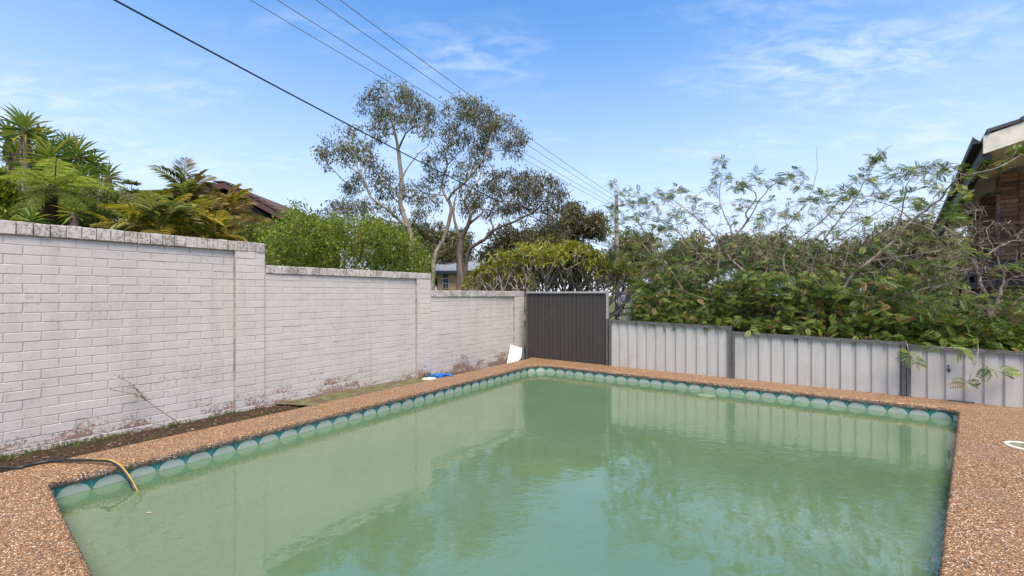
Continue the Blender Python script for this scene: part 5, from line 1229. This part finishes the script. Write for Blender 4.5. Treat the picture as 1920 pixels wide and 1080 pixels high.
# ------------------------------------------------------------------ garden on the left, behind the wall
M_YUC = leafmat('yucca_leaf', [(0, (0.085, 0.155, 0.028)), (0.4, (0.155, 0.240, 0.040)), (0.7, (0.265, 0.333, 0.056)), (0.9, (0.466, 0.420, 0.070)), (1, (0.621, 0.482, 0.078))], .3, .35, .5)
M_DEAD = leafmat('dead_skirt', [(0, (.16, .12, .085)), (.5, (.29, .235, .18)), (1, (.40, .34, .28))], .15); M_YTR = barkmat('yucca_trunk_bark', [(.3, (.07, .055, .042)), (.6, (.19, .15, .12))], 12, (1, 1, 2))
ymb = MB(); scatter(ymb, *BLADE, np.zeros((1, 3)), np.array([(1., 0, 0)]), np.array([(0, 1., 0)]), np.array([(0, 0, 1.)]), np.ones(1)); Y_ME = ymb.mesh('leaf', M_YUC)
def yucca(x, y, Y, R, label, nl=62, skirt=True, tilt=0.0, thin=1.0, baseoff=0.0):
    c = at(x, y, Y); b = Vector((c.x + baseoff, c.y, -.26)); t = empty('yucca', b, label, 'yucca', 'yuccas behind the wall'); sk_ = Skel()
    sk_.limb([b, (b + c) / 2 + Vector((tilt * .4, 0, 0)), c - Vector((0, 0, .12)), c], .09, .05, 8); sk_.mb.build('trunk', M_YTR, t, smooth=True)
    ax = Vector((tilt, -.15, 1)).normalized(); o = ax.orthogonal().normalized(); o2 = ax.cross(o)
    for i in range(nl):
        f = i / nl; az = i * 2.39996 + rng.normal() * .15; el_ = math.radians(86 - 112 * f ** .75 + rng.normal() * 6)
        d = (o * math.cos(az) + o2 * math.sin(az)) * math.cos(el_) + ax * math.sin(el_); sd = d.cross(Vector((0, 0, 1)) if abs(d.z) < .97 else o).normalized(); u = sd.cross(d)
        L = R * rng.uniform(.82, 1.1) * (1 - .25 * (f < .12)); w = .052 * thin * R / .5; p = c + ax * (.10 - .16 * f)
        M = Matrix(((d.x*L, sd.x*w, u.x*L, p.x), (d.y*L, sd.y*w, u.y*L, p.y), (d.z*L, sd.z*w, u.z*L, p.z), (0, 0, 0, 1)))
        link(bpy.data.objects.new('leaf', Y_ME), t, M)
    if skirt:
        n_ = 46; az = rng.uniform(0, 2 * PI, n_); A = np.stack([np.cos(az) * .10, np.sin(az) * .10, -np.ones(n_)], 1); A = unit(A + rng.normal(size=A.shape) * .05)
        P = np.tile(np.array(c), (n_, 1)) + np.stack([np.cos(az) * .05, np.sin(az) * .05, -rng.uniform(.05, .22, n_)], 1); Sd, U = frames(A, rng.normal(size=A.shape)); ln = rng.uniform(.25, .5, n_) * R / .5
        mb = MB(); scatter(mb, *BLADE, P, A, Sd, U, np.stack([ln, np.full(n_, .020), ln], 1)); tag(mb.build('dead_leaf_skirt', M_DEAD, t), kind='stuff')
for a in ((47, 246, 8.6, .46, 'tallest yucca head at the top of the group, with a pale dead leaf skirt'), (17, 258, 9.0, .40, 'yucca head left of the tallest one, at the left edge'), (78, 262, 9.2, .38, 'brownish yucca head half hidden behind the tallest one'),
          (97, 300, 8.2, .47, 'broad yucca head directly above the tree fern'), (148, 296, 8.6, .46, 'yucca head right of the broad one above the tree fern'), (126, 276, 9.2, .34, 'small yucca head poking up between the broad heads'), (176, 312, 8.8, .36, 'yucca head at the right side of the group, leaning right'),
          (203, 336, 8.8, .33, 'lone small yucca head on a dry thin stem, rightmost of the yuccas'), (30, 292, 9.0, .36, 'yucca head low in the group at the far left, under the tallest ones'), (118, 330, 8.4, .34, 'bright yucca head just above the middle of the tree fern'), (158, 334, 8.3, .34, 'yucca head low on the right of the group, just above the tree fern'), (62, 312, 8.8, .38, 'bluish yucca head low on the left behind the tree fern')):
    yucca(*a, nl=64, thin=.7, tilt=rng.uniform(-.2, .25))
yucca(139, 402, 6.6, .26, 'small yucca rosette low beside the tree fern trunk just above the wall', nl=34, skirt=False, thin=1.2)
yucca(60, 420, 6.2, .26, 'low spiky yucca rosette left of the tree fern trunk just above the wall', nl=30, skirt=False, thin=1.2)

def frond_mesh(L, npair, plen, pw, droop, curl, T, sub=0, arch=.0, name='frond', mats=None, sag=.35, vee=.2, rach=.008):
    """a frond along +x with leaflets on both sides; sub > 0 makes each leaflet a feathered pinna"""
    mb = MB(); k = 18; xs = [L * i / k for i in range(k + 1)]
    def rp(u): return np.array((L * (u - .10 * droop * u * u), 0, L * (arch * u - droop * u * u)))
    mb.tube([rp(i / k) for i in range(k + 1)], [rach * (1 - .8 * i / k) for i in range(k + 1)], 4)
    P, A, Sd, U, sc = [], [], [], [], []
    for i in range(npair):
        u = .10 + .9 * (i + .5) / npair; p = rp(u); tv = unit(rp(min(1, u + .02)) - rp(u - .02)); prof = math.sin(PI * min(1, .12 + u * .95)) ** .6
        for s_ in (1, -1):
            fw = .35 + .55 * u; a = unit(tv * fw + np.array((0, s_ * 1.0, vee)) + rng.normal(size=3) * .08); a[2] -= sag * .3; a = unit(a)
            sd = unit(np.cross(a, np.array((0, 0, 1.)) + rng.normal(size=3) * .15)); uu = np.cross(sd, a); l = plen * prof * rng.uniform(.88, 1.1)
            if sub:
                for q in range(sub):
                    f = (q + .5) / sub; pp = p + a * l * f - np.array((0, 0, sag * .5 * l * f * f))
                    for s2 in (1, -1):
                        b = unit(a * .5 + sd * s2); ll = pw * math.sin(PI * min(1, .25 + .72 * f)) ; P.append(pp); A.append(b); s3 = np.cross(b, uu); Sd.append(unit(s3)); U.append(unit(np.cross(unit(s3), b))); sc.append((ll, l / sub * 1.05, ll))
            else: P.append(p); A.append(a); Sd.append(sd); U.append(uu); sc.append((l, pw, l * (1 + curl)))
    scatter(mb, *T, np.array(P), np.array(A), np.array(Sd), np.array(U), np.array(sc), 1)
    return mb.mesh(name, mats)
def put_frond(parent, me, c, az, el_, roll=0.0, s_=1.0):
    M = Matrix.Translation(c) @ Matrix.Rotation(az, 4, 'Z') @ Matrix.Rotation(-el_, 4, 'Y') @ Matrix.Rotation(roll, 4, 'X') @ Matrix.Diagonal((s_, s_, s_, 1))
    link(bpy.data.objects.new('frond', me), parent, M)
M_FERN = leafmat('fern_leaf', [(0, (0.175, 0.222, 0.047)), (0.4, (0.255, 0.302, 0.067)), (0.75, (0.349, 0.383, 0.101)), (1, (0.457, 0.457, 0.134))], .45, .5, .3); M_RACH = plain('fern_stalk', (.10, .09, .035), .7, .3, 20, bmp=0)
M_FTR = barkmat('fern_trunk', [(.3, (.018, .012, .009)), (.6, (.06, .038, .026)), (.75, (.10, .06, .04))], 22, (1, 1, 2), .9)
c = at(97, 352, 7.0); b = Vector((c.x, 7.0, -.26)); fern = empty('tree_fern', b, 'spreading tree fern with a dark trunk behind the wall at the left', 'tree fern'); sk_ = Skel()
sk_.limb([b, Vector((c.x + .02, 7, 1.2)), c], .10, .075, 10, .006); sk_.mb.build('trunk', M_FTR, fern, smooth=True)
FME = [frond_mesh(1.0, 19, .27, .034, d_, .2, LEAF, 9, a_r, 'frond', [M_RACH, M_FERN], .5, .12) for d_, a_r in ((.34, .22), (.50, .25), (.26, .16), (.62, .2))]
for i in range(19):
    az = i * 2.39996 + .4; el_ = .16 + .22 * rng.random() - (.62 if i % 3 == 0 else 0); put_frond(fern, FME[i % 4], c + Vector((rng.normal() * .02, rng.normal() * .02, rng.uniform(-.03, .06))), az, el_, rng.normal() * .15, rng.uniform(.85, 1.15))
# golden cane palms
M_CANE = leafmat('cane_palm_leaf', [(0, (0.175, 0.181, 0.020)), (0.35, (0.275, 0.263, 0.030)), (0.65, (0.388, 0.338, 0.045)), (0.85, (0.512, 0.388, 0.069)), (1, (0.575, 0.350, 0.088))], .45, .4, .4); M_CANER = plain('cane_stalk', (.22, .17, .04), .6, .3, 10, bmp=0)
M_CANEG = leafmat('green_palm_leaf', [(0, (0.117, 0.169, 0.026)), (0.5, (0.208, 0.254, 0.036)), (1, (0.338, 0.338, 0.058))], .45, .4, .4); M_CANEB = leafmat('browning_palm_leaf', [(0, (0.216, 0.156, 0.059)), (0.5, (0.372, 0.266, 0.106)), (1, (0.504, 0.376, 0.172))], .4, .5, .3)
PME = {k: [frond_mesh(1.2, 27, .42, .020, d_, .9, BLADE, 0, a_r, 'frond', [M_CANER, mm], .7, .35, .012) for d_, a_r in ((.40, .35), (.62, .45), (.85, .5))] for k, mm in (('y', M_CANE), ('g', M_CANEG), ('b', M_CANEB))}
def palm(x, y, Y, label, kinds, nf, size=1.0, az0=0.0, el0=.95, extra=()):
    c = at(x, y, Y); b = Vector((c.x, Y, -.26)); t = empty('cane_palm', b, label, 'palm', 'cane palms behind the wall'); sk_ = Skel(); sk_.limb([b, (b + c) / 2, c], .05, .035, 8); sk_.mb.build('stem', M_CANER, t, smooth=True)
    for i in range(nf):
        az = az0 + i * 2.39996 + rng.normal() * .2; f = i / max(1, nf - 1); el_ = el0 - 1.0 * f + rng.normal() * .08
        put_frond(t, PME[kinds[i % len(kinds)]][min(2, int(f * 3))], c + Vector((rng.normal() * .04, rng.normal() * .04, -.1 * f)), az, el_, rng.normal() * .3, size * rng.uniform(.8, 1.1))
palm(300, 430, 7.2, 'yellow cane palm arching over the wall, leftmost of the palms', 'yyg', 11, .80, .3, 1.0)
palm(345, 432, 7.9, 'yellow green cane palm with a tall curved frond, in the middle of the palms', 'gyy', 12, .78, 1.2, 1.05)
palm(398, 446, 7.6, 'low golden cane palm hanging over the wall, beside the pier', 'yyb', 11, .62, 2.1, .95)
palm(355, 372, 9.6, 'tall palm with brown withered tips in front of the tiled roof', 'bgb', 10, .80, .8, 1.3)
palm(420, 405, 10.0, 'browning cane palm in front of the brick gable', 'bby', 13, .86, 1.7, 1.05)
palm(250, 415, 8.6, 'dark green palm with drooping fronds between the tree fern and the yellow palms', 'ggg', 10, .85, .1, .8)
palm(466, 436, 10.2, 'orange tinged cane palm, rightmost of the palms', 'byb', 10, .58, 2.6, .9)
palm(225, 440, 6.9, 'small feathery palm low against the wall under the tree fern', 'gyg', 9, .55, 1.6, .9)
# golden conifer at the left edge
M_CONI = leafmat('golden_conifer_leaf', [(0, (0.072, 0.124, 0.013)), (0.4, (0.156, 0.221, 0.018)), (0.75, (0.312, 0.351, 0.026)), (1, (0.494, 0.481, 0.046))], .3, .5, .3)
b0 = at(14, 520, 6.5); b0.z = -.26
def coni():
    P = []
    for _ in range(420):
        u = rng.uniform(0, 1); a = rng.uniform(0, 2 * PI); r = .50 * (1 - u ** 2.4) + .05; zz = .9 + 2.55 * u; P.append((b0.x - .30 + r * math.cos(a), b0.y + r * math.sin(a), zz))
    return P
shrub('golden_conifer', 'golden green conifer at the left edge beside the tree fern', b0, [([b0, b0 + Vector((-.1, 0, 2)), b0 + Vector((-.3, 0, 3.6))], .06, .02)], coni, M_CONI, M_TWIGD, cat='conifer', leaf=.07, wid=.45, per=26, jit=.06, up=1.2)
# dull ferny bushes filling the bed behind the palms
M_FILL = leafmat('bed_leaf', [(0, (0.060, 0.093, 0.021)), (0.5, (0.112, 0.158, 0.036)), (0.85, (0.195, 0.217, 0.054)), (1, (0.300, 0.255, 0.075))], .35)
for x0, x1, env, Y, lab in ((0, 190, [(0, 412), (60, 405), (120, 408), (190, 412)], 7.5, 'dark leafy bush under the tree fern behind the wall'), (200, 300, [(200, 385), (225, 360), (250, 368), (275, 375), (300, 392)], 11.5, 'feathery dark green bush between the lone yucca and the tiled roof'),
                         (-10, 215, [(-10, 350), (50, 335), (110, 322), (170, 335), (215, 372)], 7.9, 'dense bush standing in front of the yucca trunks, behind the tree fern'), (1630, 1810, [(1630, 575), (1700, 560), (1750, 570), (1810, 590)], 9.2, 'leafy bush behind the arching shrub, below the balcony of the brick house'), (240, 500, [(240, 425), (330, 418), (420, 415), (500, 440)], 8.6, 'low mixed bush along the wall beneath the cane palms')):
    bb = at((x0 + x1) / 2, 560, Y); bb.z = -.26
    shrub('garden_bush', lab, bb, [([bb, at((x0 + x1) / 2, 470, Y), at((x0 + x1) / 2, env[1][1] + 12, Y)], .04, .012)], region(170, x0, x1, env, lambda x: 455 if x < 1000 else 660, lambda x: Y, -.45, .45), M_FILL, M_TWIGD, leaf=.09, wid=.36, per=20, jit=.09)
b0 = at(247, 430, 12.5); b0.z = -.26; t = empty('norfolk_pine', b0, 'young pine with flat layered tiers left of the tiled roof', 'tree'); sk_ = Skel(); tp = at(247, 340, 12.5); sk_.limb([b0, (b0 + tp) / 2, tp], .06, .01, 7); PP, AA = [], []
for k in range(7):
    z = tp.z - .08 - k * .24; R_ = .12 + k * .11
    for i in range(7):
        a = i * 2 * PI / 7 + k * .4; e_ = Vector((tp.x + R_ * math.cos(a), tp.y + R_ * math.sin(a), z + .06 * R_)); s0v = Vector((tp.x, tp.y, z)); sk_.mb.tube([s0v, e_], [.012, .004], 4)
        for q in range(16): p = s0v.lerp(e_, rng.uniform(.2, 1)); PP.append(tuple(p)); AA.append(((e_.x - tp.x) + rng.normal() * R_ * .7, (e_.y - tp.y) + rng.normal() * R_ * .7, rng.uniform(-.02, .14)))
P, A = np.array(PP), unit(np.array(AA)); Sd, U = frames(A); mb = MB(); scatter(mb, *LEAF, P, A, Sd, U, np.stack([np.full(len(P), .16), np.full(len(P), .035), np.full(len(P), .1)], 1)); sk_.mb.build('trunk', M_TWIGD, t); mb.build('crown', M_FILL, t)
